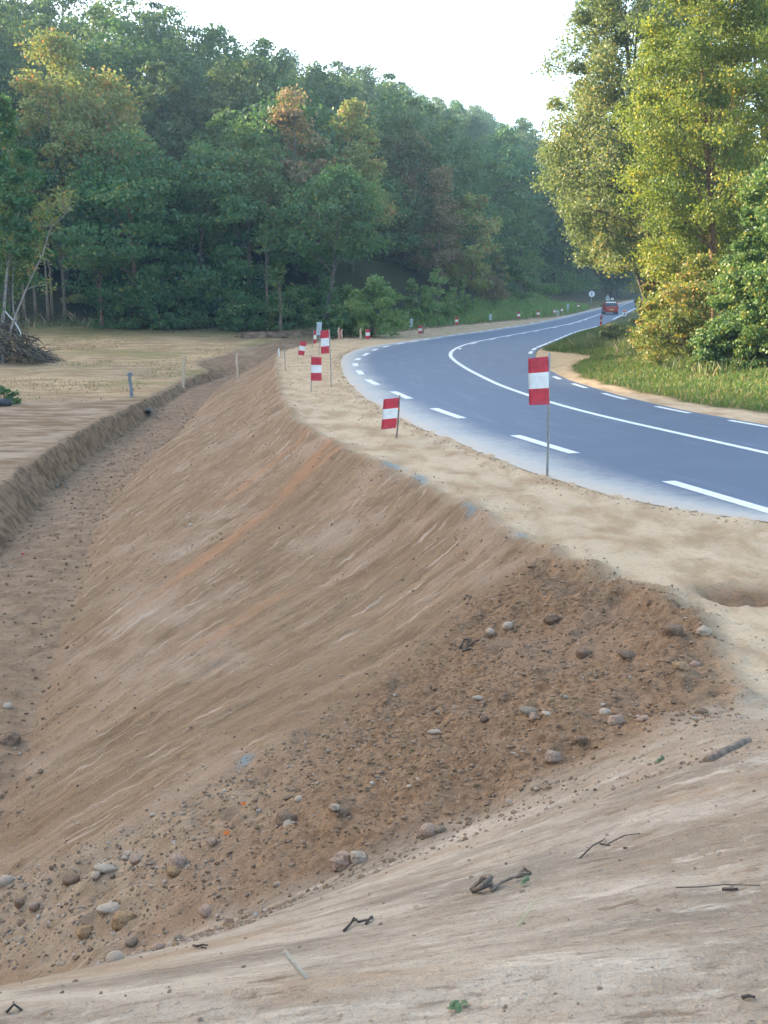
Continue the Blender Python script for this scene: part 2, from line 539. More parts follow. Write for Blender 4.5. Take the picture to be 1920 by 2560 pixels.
# ================================================================== GROUND
def axis_x():
    d = 0.05
    core = list(np.arange(-9.0, 4.01, d))
    r = [core[-1]]; st = d
    while r[-1] < 480:
        st = min(st * 1.028, 12); r.append(r[-1] + st)
    l = [core[0]]; st = d
    while l[-1] > -480:
        st = min(st * 1.028, 12); l.append(l[-1] - st)
    return np.array(l[:0:-1] + core + r[1:])

def axis_y():
    ys = [2.4]; st = 0.05
    while ys[0] > -280:
        ys.insert(0, ys[0] - st); st = min(st * 1.07, 14)
    while ys[-1] < 500:
        y = ys[-1]
        ys.append(y + (0.05 if y < 13 else (0.0042 * y if y < 110 else 0.02 * y)))
    return np.array(ys)

gx, gy = axis_x(), axis_y()
GX, GY = np.meshgrid(gx, gy)
GXf, GYf = GX.ravel(), GY.ravel()
GZ = terrain(GXf, GYf)
nx, ny = len(gx), len(gy)

def paint_marks(X, Y):
    """blue survey spray along the crest of the bank"""
    out = np.zeros_like(X)
    for px, py, w_ in [(962, 1152, .05), (975, 1158, .09), (990, 1166, .08), (1012, 1176, .06), (1035, 1187, .08), (1050, 1195, .09), (1060, 1203, .06), (1168, 1260, .06),
                       (1182, 1268, .07), (1300, 1336, .06), (1180, 1280, .05), (615, 1898, .06)]:
        g_ = on_ground(px, py)
        out = np.maximum(out, np.exp(-((X - g_[0]) / w_) ** 2 - ((Y - g_[1]) / (w_ * 1.8)) ** 2))
    return np.clip(out * (1.1 + 2.2 * fbm(X * 7, Y * 7, 88, 3)), 0, 1)

def rust_streak(X, Y):
    """rust coloured seam smeared down the bank"""
    out = np.zeros_like(X); b, a = flow_bank(X, Y)
    for (p, q, w_, k) in [((820, 1105), (440, 1450), .16, 1.0), ((760, 1085), (560, 1250), .12, .8), ((930, 1215), (700, 1330), .10, .6), ((700, 1490), (520, 1600), .14, .5), ((850, 1120), (740, 1200), .2, .9)]:
        P_, Q_ = on_ground(*p), on_ground(*q)
        a0 = flow_bank(P_[0], P_[1])[1]; a1 = flow_bank(Q_[0], Q_[1])[1]
        t = np.clip((Y - Q_[1]) / (P_[1] - Q_[1] + 1e-6), -.3, 1.3)
        m = np.exp(-((a - (a1 + (a0 - a1) * t)) / w_) ** 2) * sstep(-.3, .1, t) * sstep(1.3, 1.0, t)
        out = np.maximum(out, m * k)
    return np.clip(out * (1 + 2.4 * fbm(a * 5, b * .8, 66, 3)), 0, 1)

def ground_masks(X, Y):
    xc = x_crest(Y); xt = np.minimum(x_toe(Y), xc - 0.8); db = np.minimum(x_db(Y), xt - 0.2); dt = np.minimum(x_dt(Y), db - 0.3)
    xa = x_asph(Y); xi = x_inn(Y)
    q = foot_q(X, Y)
    e = 0.5 * fbm(X * 1.1, Y * 1.1, 3, 4)
    yy = np.maximum(Y, -1.0)
    xk = 2.2 - 0.3 * np.logaddexp(0, (2.2 - X) / 0.3)
    zg = 0.65 + 0.1 * xk - 0.44 * (yy - 3.2) + 0.1 * xk * (yy - 3.2)
    base = terrain(X, Y, False)
    fore = sstep(-0.10, 0.06, zg - base + 0.05 + 0.12 * e) * (Y < 14) * (Y > -20)
    fore = np.maximum(fore, (Y < 3.2) * (X > -6) * (X < 8))
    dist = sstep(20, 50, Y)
    sand = sstep(-0.15, 0.35, X - xc + 0.5 * e) * sstep(0.3, -0.1, X - xi) * (1 - fore)
    rs = X - xi + 1.2 * e
    wsand = 0.8 + 1.9 * np.exp(-((Y - 52) / 5.0) ** 2) + 0.5 * np.exp(-((Y - 27) / 6.0) ** 2)
    wsand = wsand * sstep(66, 56, Y) + 0.12
    sandr = sstep(0.3, -0.3, rs - wsand) * sstep(-0.2, 0.1, X - xi)
    sand = np.maximum(sand, sandr)
    grass_r = sstep(-0.3, 0.3, rs - wsand) * sstep(-0.1, 0.1, X - xi)
    rub = rubble_mask(X, Y) * (1 - fore)
    bank = (X < db + 0.15) * (X > dt - 0.1) * sstep(75, 62, Y) * (1 - fore)
    left = (X <= dt - 0.05) * sstep(62, 56, Y * 0 + 56)
    straw = sstep(-0.1, 0.6, dt - X) * sstep(46, 52, Y + 6 * e) * sstep(1.5, -2.5, q + 3 * e)
    plat = sstep(-0.1, 0.6, dt - X) * (1 - sstep(46, 52, Y + 6 * e)) * (1 - fore)
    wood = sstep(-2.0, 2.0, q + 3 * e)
    # weedy bank behind the far sand strip
    weeds = sstep(0.2, -0.8, X - xc + e) * sstep(76, 84, Y) * (1 - wood)
    grass = np.maximum(grass_r * 1.0, weeds * 0.8)
    floor = sstep(0.3, -0.2, X - xt) * sstep(-0.1, 0.2, X - db) * (1 - fore) * sstep(70, 58, Y)
    A = np.stack([sand, rub, fore, straw], 1)
    B = np.stack([grass, bank * 1.0, wood, np.maximum(plat * 1.0, 0)], 1)
    Cc = np.stack([floor, np.exp(-(((X - HOLE[0]) / 0.6) ** 2 + ((Y - HOLE[1]) / 0.4) ** 2) ** 2), np.clip(dist, 0, 1), paint_marks(X, Y)], 1)
    fb, fa = flow_bank(X, Y)
    return A, B, Cc, np.stack([fb, fa, rust_streak(X, Y), fb * 0 + 1], 1)

A_, B_, C_, D_ = ground_masks(GXf, GYf)

def ground_material():
    m, t, b = new_mat('earthworks_ground')
    geo = N(t, 'ShaderNodeNewGeometry')
    P = geo.outputs['Position']
    def attr(n):
        a = N(t, 'ShaderNodeAttribute', attribute_name=n)
        s = N(t, 'ShaderNodeSeparateColor'); t.links.new(a.outputs['Color'], s.inputs[0])
        return s.outputs[0], s.outputs[1], s.outputs[2], a.outputs['Alpha']
    sand, rub, fore, straw = attr('mask_a')
    grass, bank, wood, plat = attr('mask_b')
    floor, hole, dist, bluep = attr('mask_c')
    rot = N(t, 'ShaderNodeAttribute', attribute_name='flow')
    def sc_(v):
        v = (v[0], v[1], 0.0)
        n = N(t, 'ShaderNodeMapping'); n.inputs['Scale'].default_value = v
        t.links.new(rot.outputs['Vector'], n.inputs['Vector']); return n.outputs[0]
    st1 = noise(t, sc_((0.30, 2.4, 0.3)), 1.0, 7, 0.68, 0.08)
    st2 = noise(t, sc_((0.9, 8.0, 0.9)), 1.0, 6, 0.66, 0.05)
    st3 = noise(t, sc_((0.22, 0.8, 0.16)), 1.0, 6, 0.62, 0.3)
    st4 = noise(t, sc_((3.0, 26.0, 3.0)), 1.0, 4, 0.6, 0.1)
    frot = N(t, 'ShaderNodeMapping'); frot.inputs['Rotation'].default_value = (0, 0, -FA); t.links.new(P, frot.inputs['Vector'])
    def fc_(v):
        n = N(t, 'ShaderNodeMapping'); n.inputs['Scale'].default_value = v
        t.links.new(frot.outputs[0], n.inputs['Vector']); return n.outputs[0]
    sf1 = noise(t, fc_((0.7, 1.9, 0.5)), 1.0, 8, 0.70, 0.25)
    sf2 = noise(t, fc_((2.2, 6.0, 1.6)), 1.0, 7, 0.70, 0.3)
    sf3 = noise(t, fc_((0.35, 1.0, 0.3)), 1.3, 6, 0.64, 0.5)
    sf4 = noise(t, fc_((7.0, 22.0, 7.0)), 1.0, 4, 0.65, 0.3)
    fsep = N(t, 'ShaderNodeSeparateXYZ'); t.links.new(rot.outputs['Vector'], fsep.inputs[0])
    rustm = fsep.outputs[2]
    f1 = noise(t, P, 0.55, 5, 0.6); f2 = noise(t, P, 3.2, 6, 0.62); f3 = noise(t, P, 14.0, 5, 0.65); f4 = noise(t, P, 55.0, 3, 0.6)
    # embankment face: brown earth, pale clay smears, rust streaks
    c = mixc(t, ramp(t, st1, 0.22, 0.78), (0.21, 0.138, 0.078), (0.41, 0.30, 0.20))
    c = mixc(t, math_n(t, 'MULTIPLY', ramp(t, noise(t, P, 0.42, 6, 0.65), 0.50, 0.64), 0.55), c, (0.47, 0.37, 0.285))
    c = mixc(t, math_n(t, 'MULTIPLY', ramp(t, noise(t, P, 1.3, 7, 0.7), 0.54, 0.68), 0.5), c, (0.20, 0.135, 0.08))
    c = mixc(t, math_n(t, 'MULTIPLY', ramp(t, st2, 0.54, 0.68), math_n(t, 'MULTIPLY', ramp(t, f1, 0.40, 0.56), 0.85)), c, (0.56, 0.475, 0.39))
    c = mixc(t, math_n(t, 'MULTIPLY', ramp(t, st3, 0.60, 0.72), 0.6), c, (0.50, 0.385, 0.30))
    c = mixc(t, math_n(t, 'MULTIPLY', ramp(t, st3, 0.40, 0.30), 0.55), c, (0.215, 0.15, 0.095))
    rust = math_n(t, 'MULTIPLY', ramp(t, st1, 0.63, 0.72), ramp(t, f1, 0.54, 0.66))
    c = mixc(t, math_n(t, 'MULTIPLY', rust, 0.6), c, (0.46, 0.25, 0.12))
    c = mixc(t, math_n(t, 'MULTIPLY', rustm, 0.48), c, (0.56, 0.29, 0.15))
    c = mixc(t, math_n(t, 'MULTIPLY', ramp(t, st4, 0.57, 0.7), 0.5), c, (0.16, 0.11, 0.075))
    c = mixc(t, math_n(t, 'MULTIPLY', ramp(t, st4, 0.42, 0.3), 0.45), c, (0.47, 0.38, 0.29))
    # ditch floor
    cf = mixc(t, ramp(t, f2, 0.35, 0.65), (0.24, 0.165, 0.105), (0.36, 0.265, 0.18))
    c = mixc(t, math_n(t, 'MULTIPLY', floor, 0.8), c, cf)
    # cut bank: dark damp earth
    cb = mixc(t, ramp(t, f2, 0.35, 0.62), (0.14, 0.095, 0.058), (0.36, 0.255, 0.16))
    c = mixc(t, math_n(t, 'MULTIPLY', bank, 0.85), c, cb)
    # stripped platform
    pm = N(t, 'ShaderNodeMapping'); pm.inputs['Scale'].default_value = (0.5, 1.3, 1); t.links.new(P, pm.inputs['Vector'])
    pf = noise(t, pm.outputs[0], 1.0, 6, 0.6, 0.2)
    cp = mixc(t, ramp(t, pf, 0.38, 0.66), (0.25, 0.17, 0.10), (0.47, 0.38, 0.28))
    cp = mixc(t, math_n(t, 'MULTIPLY', ramp(t, f3, 0.58, 0.7), 0.4), cp, (0.17, 0.115, 0.07))
    c = mixc(t, plat, c, cp)
    # mown straw field
    cs = mixc(t, ramp(t, pf, 0.36, 0.64), (0.41, 0.29, 0.17), (0.63, 0.48, 0.30))
    cs = mixc(t, math_n(t, 'MULTIPLY', ramp(t, noise(t, P, 0.16, 4), 0.53, 0.66), 0.6), cs, (0.26, 0.27, 0.10))
    cs = mixc(t, math_n(t, 'MULTIPLY', ramp(t, f2, 0.57, 0.7), 0.55), cs, (0.22, 0.15, 0.085))
    cs = mixc(t, math_n(t, 'MULTIPLY', ramp(t, f3, 0.6, 0.72), 0.4), cs, (0.19, 0.15, 0.08))
    c = mixc(t, straw, c, cs)
    # loose rubble
    cr = mixc(t, ramp(t, f3, 0.33, 0.66), (0.19, 0.12, 0.07), (0.34, 0.235, 0.15))
    px_ = N(t, 'ShaderNodeSeparateXYZ'); t.links.new(P, px_.inputs[0])
    cr = mixc(t, ramp(t, math_n(t, 'ADD', px_.outputs[0], math_n(t, 'MULTIPLY', f1, 2.0)), 0.9, -1.4), cr, mixc(t, ramp(t, f2, 0.35, 0.65), (0.33, 0.25, 0.17), (0.46, 0.37, 0.27)))
    cr = mixc(t, math_n(t, 'MULTIPLY', ramp(t, f1, 0.5, 0.65), 0.5), cr, (0.36, 0.26, 0.185))
    c = mixc(t, rub, c, cr)
    # trampled clay in front
    cc = mixc(t, ramp(t, sf1, 0.36, 0.64), (0.35, 0.285, 0.215), (0.56, 0.495, 0.41))
    cc = mixc(t, math_n(t, 'MULTIPLY', ramp(t, sf3, 0.50, 0.60), 0.75), cc, (0.28, 0.245, 0.20))
    cc = mixc(t, math_n(t, 'MULTIPLY', ramp(t, sf3, 0.46, 0.38), 0.5), cc, (0.45, 0.335, 0.23))
    cc = mixc(t, math_n(t, 'MULTIPLY', ramp(t, f1, 0.55, 0.66), 0.5), cc, (0.52, 0.43, 0.335))
    cc = mixc(t, math_n(t, 'MULTIPLY', ramp(t, sf2, 0.55, 0.68), 0.75), cc, (0.68, 0.62, 0.53))
    cc = mixc(t, math_n(t, 'MULTIPLY', ramp(t, sf2, 0.43, 0.33), 0.75), cc, (0.20, 0.14, 0.09))
    cc = mixc(t, math_n(t, 'MULTIPLY', ramp(t, sf4, 0.56, 0.68), 0.5), cc, (0.19, 0.14, 0.10))
    cc = mixc(t, math_n(t, 'MULTIPLY', ramp(t, sf4, 0.42, 0.32), 0.4), cc, (0.66, 0.59, 0.49))
    c = mixc(t, fore, c, cc)
    # pale sandy shoulder
    sm = N(t, 'ShaderNodeMapping'); sm.inputs['Scale'].default_value = (1.3, 0.7, 1); sm.inputs['Rotation'].default_value = (0, 0, 0.2); t.links.new(P, sm.inputs['Vector'])
    sf = noise(t, sm.outputs[0], 1.0, 6, 0.62, 0.25)
    ca = mixc(t, ramp(t, sf, 0.33, 0.62), (0.45, 0.335, 0.215), (0.66, 0.55, 0.40))
    ca = mixc(t, math_n(t, 'MULTIPLY', ramp(t, f3, 0.60, 0.74), 0.5), ca, (0.34, 0.24, 0.15))
    ca = mixc(t, math_n(t, 'MULTIPLY', ramp(t, f2, 0.60, 0.72), 0.5), ca, (0.36, 0.255, 0.165))
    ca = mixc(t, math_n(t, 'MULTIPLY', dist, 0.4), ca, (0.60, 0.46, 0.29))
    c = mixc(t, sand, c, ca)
    c = mixc(t, math_n(t, 'MULTIPLY', hole, 0.9), c, mixc(t, ramp(t, f3, 0.35, 0.65), (0.15, 0.09, 0.05), (0.26, 0.165, 0.10)))
    # grass soil and forest floor
    cg = mixc(t, ramp(t, f2, 0.35, 0.65), (0.06, 0.085, 0.022), (0.15, 0.155, 0.05))
    c = mixc(t, grass, c, cg)
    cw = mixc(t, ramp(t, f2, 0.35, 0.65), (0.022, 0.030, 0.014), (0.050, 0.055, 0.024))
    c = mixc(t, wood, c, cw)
    c = mixc(t, math_n(t, 'MULTIPLY', bluep, 0.55), c, (0.22, 0.42, 0.52))
    # grit
    c = mixc(t, math_n(t, 'MULTIPLY', ramp(t, f4, 0.60, 0.72), 0.35), c, mixc(t, 0.55, c, (0.05, 0.035, 0.02)))
    c = mixc(t, math_n(t, 'MULTIPLY', ramp(t, f4, 0.40, 0.30), 0.30), c, mixc(t, 0.4, c, (0.75, 0.68, 0.58)))
    vor = N(t, 'ShaderNodeTexVoronoi'); vor.feature = 'DISTANCE_TO_EDGE'; vor.inputs['Scale'].default_value = 7.0
    wv = N(t, 'ShaderNodeVectorMath'); wv.operation = 'ADD'; t.links.new(P, wv.inputs[0])
    nv = t.nodes.new('ShaderNodeTexNoise'); nv.inputs['Scale'].default_value = 5.0; nv.inputs['Detail'].default_value = 4; t.links.new(P, nv.inputs['Vector'])
    vs = N(t, 'ShaderNodeVectorMath'); vs.operation = 'SCALE'; vs.inputs['Scale'].default_value = 0.22; t.links.new(nv.outputs['Color'], vs.inputs[0])
    t.links.new(vs.outputs[0], wv.inputs[1]); t.links.new(wv.outputs[0], vor.inputs['Vector'])
    crack = math_n(t, 'MULTIPLY', ramp(t, vor.outputs['Distance'], 0.035, 0.0), math_n(t, 'MULTIPLY', ramp(t, f1, 0.50, 0.62), fore))
    c = mixc(t, math_n(t, 'MULTIPLY', crack, 0.28), c, (0.13, 0.09, 0.06))
    # clods and scuffs, no direction
    f5 = noise(t, P, 26.0, 4, 0.7)
    bare = math_n(t, 'SUBTRACT', 1.0, math_n(t, 'ADD', grass, wood, True), True)
    c = mixc(t, math_n(t, 'MULTIPLY', math_n(t, 'MULTIPLY', ramp(t, f5, 0.58, 0.70), bare), 0.55), c, (0.17, 0.115, 0.07))
    c = mixc(t, math_n(t, 'MULTIPLY', math_n(t, 'MULTIPLY', ramp(t, f5, 0.40, 0.30), bare), 0.35), c, (0.60, 0.49, 0.37))
    c = mixc(t, 1.0, c, (0.935, 0.845, 0.745), 'MULTIPLY')
    t.links.new(c, b.inputs['Base Color'])
    b.inputs['Roughness'].default_value = 0.95
    b.inputs['Specular IOR Level'].default_value = 0.15
    h = math_n(t, 'ADD', math_n(t, 'MULTIPLY', f3, 0.6), math_n(t, 'MULTIPLY', st2, 0.5))
    h = math_n(t, 'ADD', h, math_n(t, 'MULTIPLY', f4, 0.3))
    h = math_n(t, 'ADD', h, math_n(t, 'MULTIPLY', f5, 0.7))
    bn = N(t, 'ShaderNodeBump'); bn.inputs['Strength'].default_value = 0.8; bn.inputs['Distance'].default_value = 0.05
    t.links.new(h, bn.inputs['Height']); t.links.new(bn.outputs[0], b.inputs['Normal'])
    return m

M_GROUND = ground_material()
ii = (np.arange(ny - 1)[:, None] * nx + np.arange(nx - 1)[None, :]).ravel()
Q = np.stack([ii, ii + 1, ii + nx + 1, ii + nx], 1)
g = mesh_np('ground', np.stack([GXf, GYf, GZ], 1), Q, M_GROUND, True, attrs={'mask_a': A_, 'mask_b': B_, 'mask_c': C_, 'flow': D_})
tag(g, kind='structure')

# ================================================================== ROAD
def road_material():
    m, t, b = new_mat('asphalt')
    geo = N(t, 'ShaderNodeNewGeometry'); P = geo.outputs['Position']
    a = N(t, 'ShaderNodeAttribute', attribute_name='edge')
    e = a.outputs['Fac']                      # metres from the outer edge
    f1 = noise(t, P, 0.5, 5, 0.6); f2 = noise(t, P, 5.0, 5, 0.65); f3 = noise(t, P, 60.0, 3, 0.6)
    c = mixc(t, ramp(t, f3, 0.3, 0.7), (0.068, 0.094, 0.138), (0.108, 0.142, 0.200))
    c = mixc(t, math_n(t, 'MULTIPLY', ramp(t, f1, 0.45, 0.68), 0.5), c, (0.108, 0.142, 0.200))
    lm = N(t, 'ShaderNodeAttribute', attribute_name='lane')
    lv = N(t, 'ShaderNodeCombineXYZ'); t.links.new(lm.outputs['Fac'], lv.inputs[0])
    sy = N(t, 'ShaderNodeSeparateXYZ'); t.links.new(P, sy.inputs[0])
    t.links.new(math_n(t, 'MULTIPLY', sy.outputs[1], 0.12), lv.inputs[1])
    fl = noise(t, lv.outputs[0], 2.2, 4, 0.6)
    c = mixc(t, math_n(t, 'MULTIPLY', ramp(t, fl, 0.52, 0.68), 0.35), c, (0.15, 0.185, 0.24))
    # lime dust spread over the outer strip
    ed = math_n(t, 'ADD', e, math_n(t, 'MULTIPLY', math_n(t, 'SUBTRACT', f2, 0.5), 0.9))
    ed = math_n(t, 'ADD', ed, math_n(t, 'MULTIPLY', math_n(t, 'SUBTRACT', f1, 0.5), 0.8))
    k = ramp(t, ed, 1.6, 0.2)
    c = mixc(t, math_n(t, 'MULTIPLY', k, 0.88), c, (0.46, 0.435, 0.385))
    c = mixc(t, math_n(t, 'MULTIPLY', ramp(t, ed, 0.55, -0.1), 0.9), c, (0.50, 0.42, 0.325))
    t.links.new(c, b.inputs['Base Color'])
    b.inputs['Roughness'].default_value = 0.62
    b.inputs['Specular IOR Level'].default_value = 0.5
    bn = N(t, 'ShaderNodeBump'); bn.inputs['Strength'].default_value = 0.35; bn.inputs['Distance'].default_value = 0.01
    t.links.new(f3, bn.inputs['Height']); t.links.new(bn.outputs[0], b.inputs['Normal'])
    return m
M_ROAD = road_material()

def road_z(x, y):
    return zroad(y) + 0.012
ry = np.concatenate([np.arange(-25, 8, 1.0), np.arange(8, 130, 0.3), np.arange(130, 330, 1.5)])
cols = np.concatenate([np.linspace(0, 0.3, 14), np.linspace(0.3, 1, 16)[1:]])
V = []; ED = []; LN = []
for y in ry:
    a, b_ = float(x_asph(y)) + 0.22 * float(fbm(np.array(y * 1.1), np.array(3.3), 15, 5)), float(x_inn(y)) + 0.18 + 0.1 * float(fbm(np.array(y * 1.5), np.array(8.3), 16, 4))
    # true width is measured across the road
    k = 1 / math.hypot(1, float(x_cen(y + .5) - x_cen(y - .5)))
    for s in cols:
        x = a + (b_ - a) * s
        V.append((x, y, float(road_z(x, y)) - (0.02 if s == 0.0 else 0)))
        ED.append((x - a) * k); LN.append((x - float(x_cen(y))) * k)
n = len(cols)
ii = (np.arange(len(ry) - 1)[:, None] * n + np.arange(n - 1)[None, :]).ravel()
r_ = mesh_np('road', np.array(V), np.stack([ii, ii + 1, ii + n + 1, ii + n], 1), M_ROAD, True, attrs={'edge': ED, 'lane': LN})
tag(r_, kind='structure')

def paint_material():
    m, t, b = new_mat('road_paint')
    geo = N(t, 'ShaderNodeNewGeometry')
    f = noise(t, geo.outputs['Position'], 9.0, 5, 0.65)
    c = mixc(t, ramp(t, f, 0.3, 0.65), (0.62, 0.63, 0.62), (0.82, 0.83, 0.82))
    t.links.new(c, b.inputs['Base Color']); b.inputs['Roughness'].default_value = 0.55
    return m
M_PAINT = paint_material()

def strip(fx, y0, y1, wd, off=0.0, dz=0.017, step=0.4):
    nn = max(2, int(abs(y1 - y0) / step) + 1)
    vs = []
    for y in np.linspace(y0, y1, nn):
        dx = float(fx(y + .25) - fx(y - .25)) / .5
        L = math.hypot(dx, 1); px_, py_ = 1 / L, -dx / L      # to the right of the road
        x = float(fx(y))
        for s in (off - wd / 2, off + wd / 2):
            vs.append((x + px_ * s, y + py_ * s, float(road_z(x, y)) - 0.012 + dz))
    return vs, [(2 * i, 2 * i + 1, 2 * i + 3, 2 * i + 2) for i in range(nn - 1)]

def px_y(px, py):
    return float(on_road(px, py)[1])

mb = MB()
mb.add(*strip(x_cen, 2, 300, 0.19))
# short broken line along the inner side of the centre line, beyond the bend
for p0, p1 in [((1155, 874), (1174, 871)), ((1200, 861), (1216, 857)), ((1246, 850), (1260, 847)), ((1290, 842), (1302, 840)), ((1330, 835), (1342, 833)), ((1365, 829), (1376, 827)),
               ((1400, 820), (1410, 818)), ((1425, 812), (1434, 810)), ((1445, 806), (1452, 804)), ((1462, 801), (1468, 799))]:
    ya, yb = px_y(*p0), px_y(*p1)
    mb.add(*strip(x_cen, ya, min(max(yb, ya + 1.6), ya + 2.4), 0.15, off=0.24))
tag(mb.build('centre_line', M_PAINT), kind='structure')

mb = MB()
dash = [((1670, 1205), (1960, 1288)), ((1285, 1090), (1455, 1135)), ((1080, 1022), (1180, 1047)), ((973, 980), (1033, 998)), ((914, 950), (949, 963)),
        ((896, 927), (918, 937)), ((884, 909), (901, 916)), ((889, 901), (908, 896)), ((909, 890), (928, 883)), ((930, 877), (949, 873)), ((954, 868.5), (973, 865)),
        ((988, 861), (1007, 857.5)), ((1022, 855), (1040, 852)), ((1058, 850), (1073, 847.5)), ((1088, 845.6), (1105, 843)), ((1118, 840.5), (1133, 838)), ((1146, 836.7), (1160, 834.5)),
        ((1170, 833), (1184, 831)), ((1197, 830), (1207, 828.5)), ((1219, 827), (1230, 825)), ((1240, 823), (1249, 821.5)), ((1261, 819.5), (1270, 818)), ((1279, 816.5), (1288, 815)),
        ((1308, 813.5), (1316, 812.5)), ((1330, 810), (1340, 808.5)), ((1356, 805), (1366, 803))]
for p0, p1 in dash:
    ya, yb = sorted((px_y(*p0), px_y(*p1)))
    mb.add(*strip(x_line, ya, yb, 0.24))
mb.add(*strip(x_line, 2.0, 5.5, 0.24))
mb.add(*strip(x_line, px_y(1396, 796), 300, 0.22))
inner = [((1328, 885), 2.4), ((1334, 876), 2.6), ((1345, 869), 2.6), ((1359, 864), 2.6), ((1374, 858), 2.6), ((1388, 852), 2.6), ((1400, 847), 2.6), ((1413, 842), 2.6),
         ((1425, 837), 2.6), ((1436, 832), 2.6), ((1448, 828.5), 2.6), ((1460, 825), 2.6), ((1472, 822), 2.6), ((1487, 819), 2.6)]
for p, L in inner:
    y = px_y(*p); mb.add(*strip(x_inn, y, y + L, 0.20, off=-0.08))
for p0, p1 in [((1378, 942), (1402, 949)), ((1430, 960), (1468, 971)), ((1508, 984), (1566, 1000)), ((1632, 1017), (1718, 1034)), ((1825, 1052), (1925, 1069))]:
    ya, yb = sorted((px_y(*p0), px_y(*p1)))
    mb.add(*strip(x_inn, ya, yb, 0.17, off=-0.10))
mb.add(*strip(x_inn, px_y(1530, 799), 300, 0.22, off=-0.1))
tag(mb.build('edge_line', M_PAINT), kind='structure')
# ================================================================== VEGETATION
rng = np.random.default_rng(7)
DK = lambda *c: tuple(c)
L_DARK = leaf_mat('leaf_dark', (0.045, 0.128, 0.054), (0.135, 0.25, 0.08), (0.26, 0.28, 0.07), 0.06, 0.33)
L_MID = leaf_mat('leaf_mid', (0.068, 0.14, 0.052), (0.18, 0.28, 0.085), (0.30, 0.27, 0.07), 0.08, 0.3)
L_YEL = leaf_mat('leaf_yellowgreen', (0.15, 0.20, 0.065), (0.34, 0.37, 0.12), (0.42, 0.22, 0.08), 0.10, 0.3)
L_BRN = leaf_mat('leaf_rusty', (0.19, 0.14, 0.085), (0.38, 0.25, 0.15), (0.17, 0.19, 0.07), 0.25, 0.3)
L_HILL = leaf_mat('leaf_wood', (0.044, 0.108, 0.048), (0.125, 0.21, 0.075), (0.17, 0.21, 0.07), 0.05, 0.32, 0.8)
L_SUN = leaf_mat('leaf_aspen', (0.085, 0.15, 0.035), (0.26, 0.30, 0.06), (0.42, 0.36, 0.06), 0.08, 0.42)
L_WIL = leaf_mat('leaf_willow', (0.09, 0.145, 0.065), (0.235, 0.275, 0.12), (0.38, 0.30, 0.09), 0.04, 0.40)
L_BUSH = leaf_mat('leaf_bush', (0.085, 0.13, 0.036), (0.27, 0.285, 0.07), (0.46, 0.26, 0.08), 0.12, 0.40)
L_GRN = leaf_mat('leaf_fresh', (0.065, 0.14, 0.04), (0.17, 0.27, 0.08), (0.28, 0.28, 0.08), 0.06, 0.35)
L_GRASS = leaf_mat('grass_blade', (0.065, 0.13, 0.032), (0.15, 0.225, 0.06), (0.33, 0.27, 0.13), 0.16, 0.35)
L_WEED = leaf_mat('weed_leaf', (0.085, 0.14, 0.05), (0.20, 0.235, 0.09), (0.46, 0.32, 0.26), 0.07, 0.3)
L_STRAW = leaf_mat('straw_blade', (0.28, 0.20, 0.10), (0.48, 0.38, 0.18), (0.16, 0.20, 0.06), 0.2, 0.2)
L_SAP = leaf_mat('leaf_sapling', (0.13, 0.22, 0.08), (0.27, 0.38, 0.14), (0.3, 0.3, 0.1), 0.06, 0.4)
def bark(name, a):
    return simple_mat(name, a, 0.9, 0, 0.4, 7.0, 0.5, 0.1)
B_DARK = bark('bark_dark', (0.075, 0.058, 0.042))
B_PALE = bark('bark_pale', (0.22, 0.175, 0.13))
B_GREY = bark('bark_grey', (0.13, 0.12, 0.105))
B_RED = bark('bark_red', (0.20, 0.13, 0.085))

def unit(n, r):
    v = r.normal(size=(n, 3))
    return v / np.linalg.norm(v, axis=1)[:, None]

def leaf_quads(C, L, Wd, r, up=0.25, out=None):
    n = len(C)
    nrm = unit(n, r); nrm[:, 2] += up
    if out is not None: nrm += 0.6 * out
    nrm /= np.linalg.norm(nrm, axis=1)[:, None] + 1e-9
    t = np.cross(nrm, unit(n, r)); t /= np.linalg.norm(t, axis=1)[:, None] + 1e-9
    b = np.cross(nrm, t)
    L = (L * r.uniform(0.65, 1.3, n))[:, None] * 0.5; Wv = (Wd * r.uniform(0.65, 1.3, n))[:, None] * 0.5
    V = np.empty((n, 4, 3))
    V[:, 0] = C - t * L; V[:, 1] = C + b * Wv - t * L * 0.15; V[:, 2] = C + t * L; V[:, 3] = C - b * Wv - t * L * 0.15
    return V.reshape(-1, 3), np.arange(4 * n).reshape(n, 4)

def profile(kind, t):
    if kind == 'round': return np.sin(pi * np.clip(t, 0, 1) ** 0.8) ** 0.55
    if kind == 'tall': return np.sin(pi * np.clip(t, 0.001, 1) ** 0.62) ** 0.7
    if kind == 'cone': return np.clip(1 - t, 0, 1) ** 0.75 * np.clip(t * 8, 0, 1) ** 0.5
    if kind == 'dome': return np.sqrt(np.clip(1 - t ** 2.2, 0, 1))
    return np.ones_like(t)

def crown_points(H, W, hb, kind, ncl, r, lump=0.35, inner=0.12):
    t = r.uniform(0, 1, ncl * 3)
    pr = profile(kind, t)
    keep = r.uniform(0, 1, len(t)) < (0.25 + 0.75 * pr)
    t = t[keep][:ncl]; pr = pr[keep][:ncl]
    n = len(t)
    th = r.uniform(0, 2 * pi, n)
    s0 = int(r.integers(1000))
    lob = 1 + lump * 2.0 * fbm(np.cos(th) * 1.6 + 5 + t * 2.2, np.sin(th) * 1.6 + t * 2.6, s0, 3)
    rr = np.sqrt(r.uniform(inner, 1, n)) * pr * W / 2 * lob
    z = H * (hb + (1 - hb) * t)
    return np.stack([rr * np.cos(th), rr * np.sin(th), z], 1), t

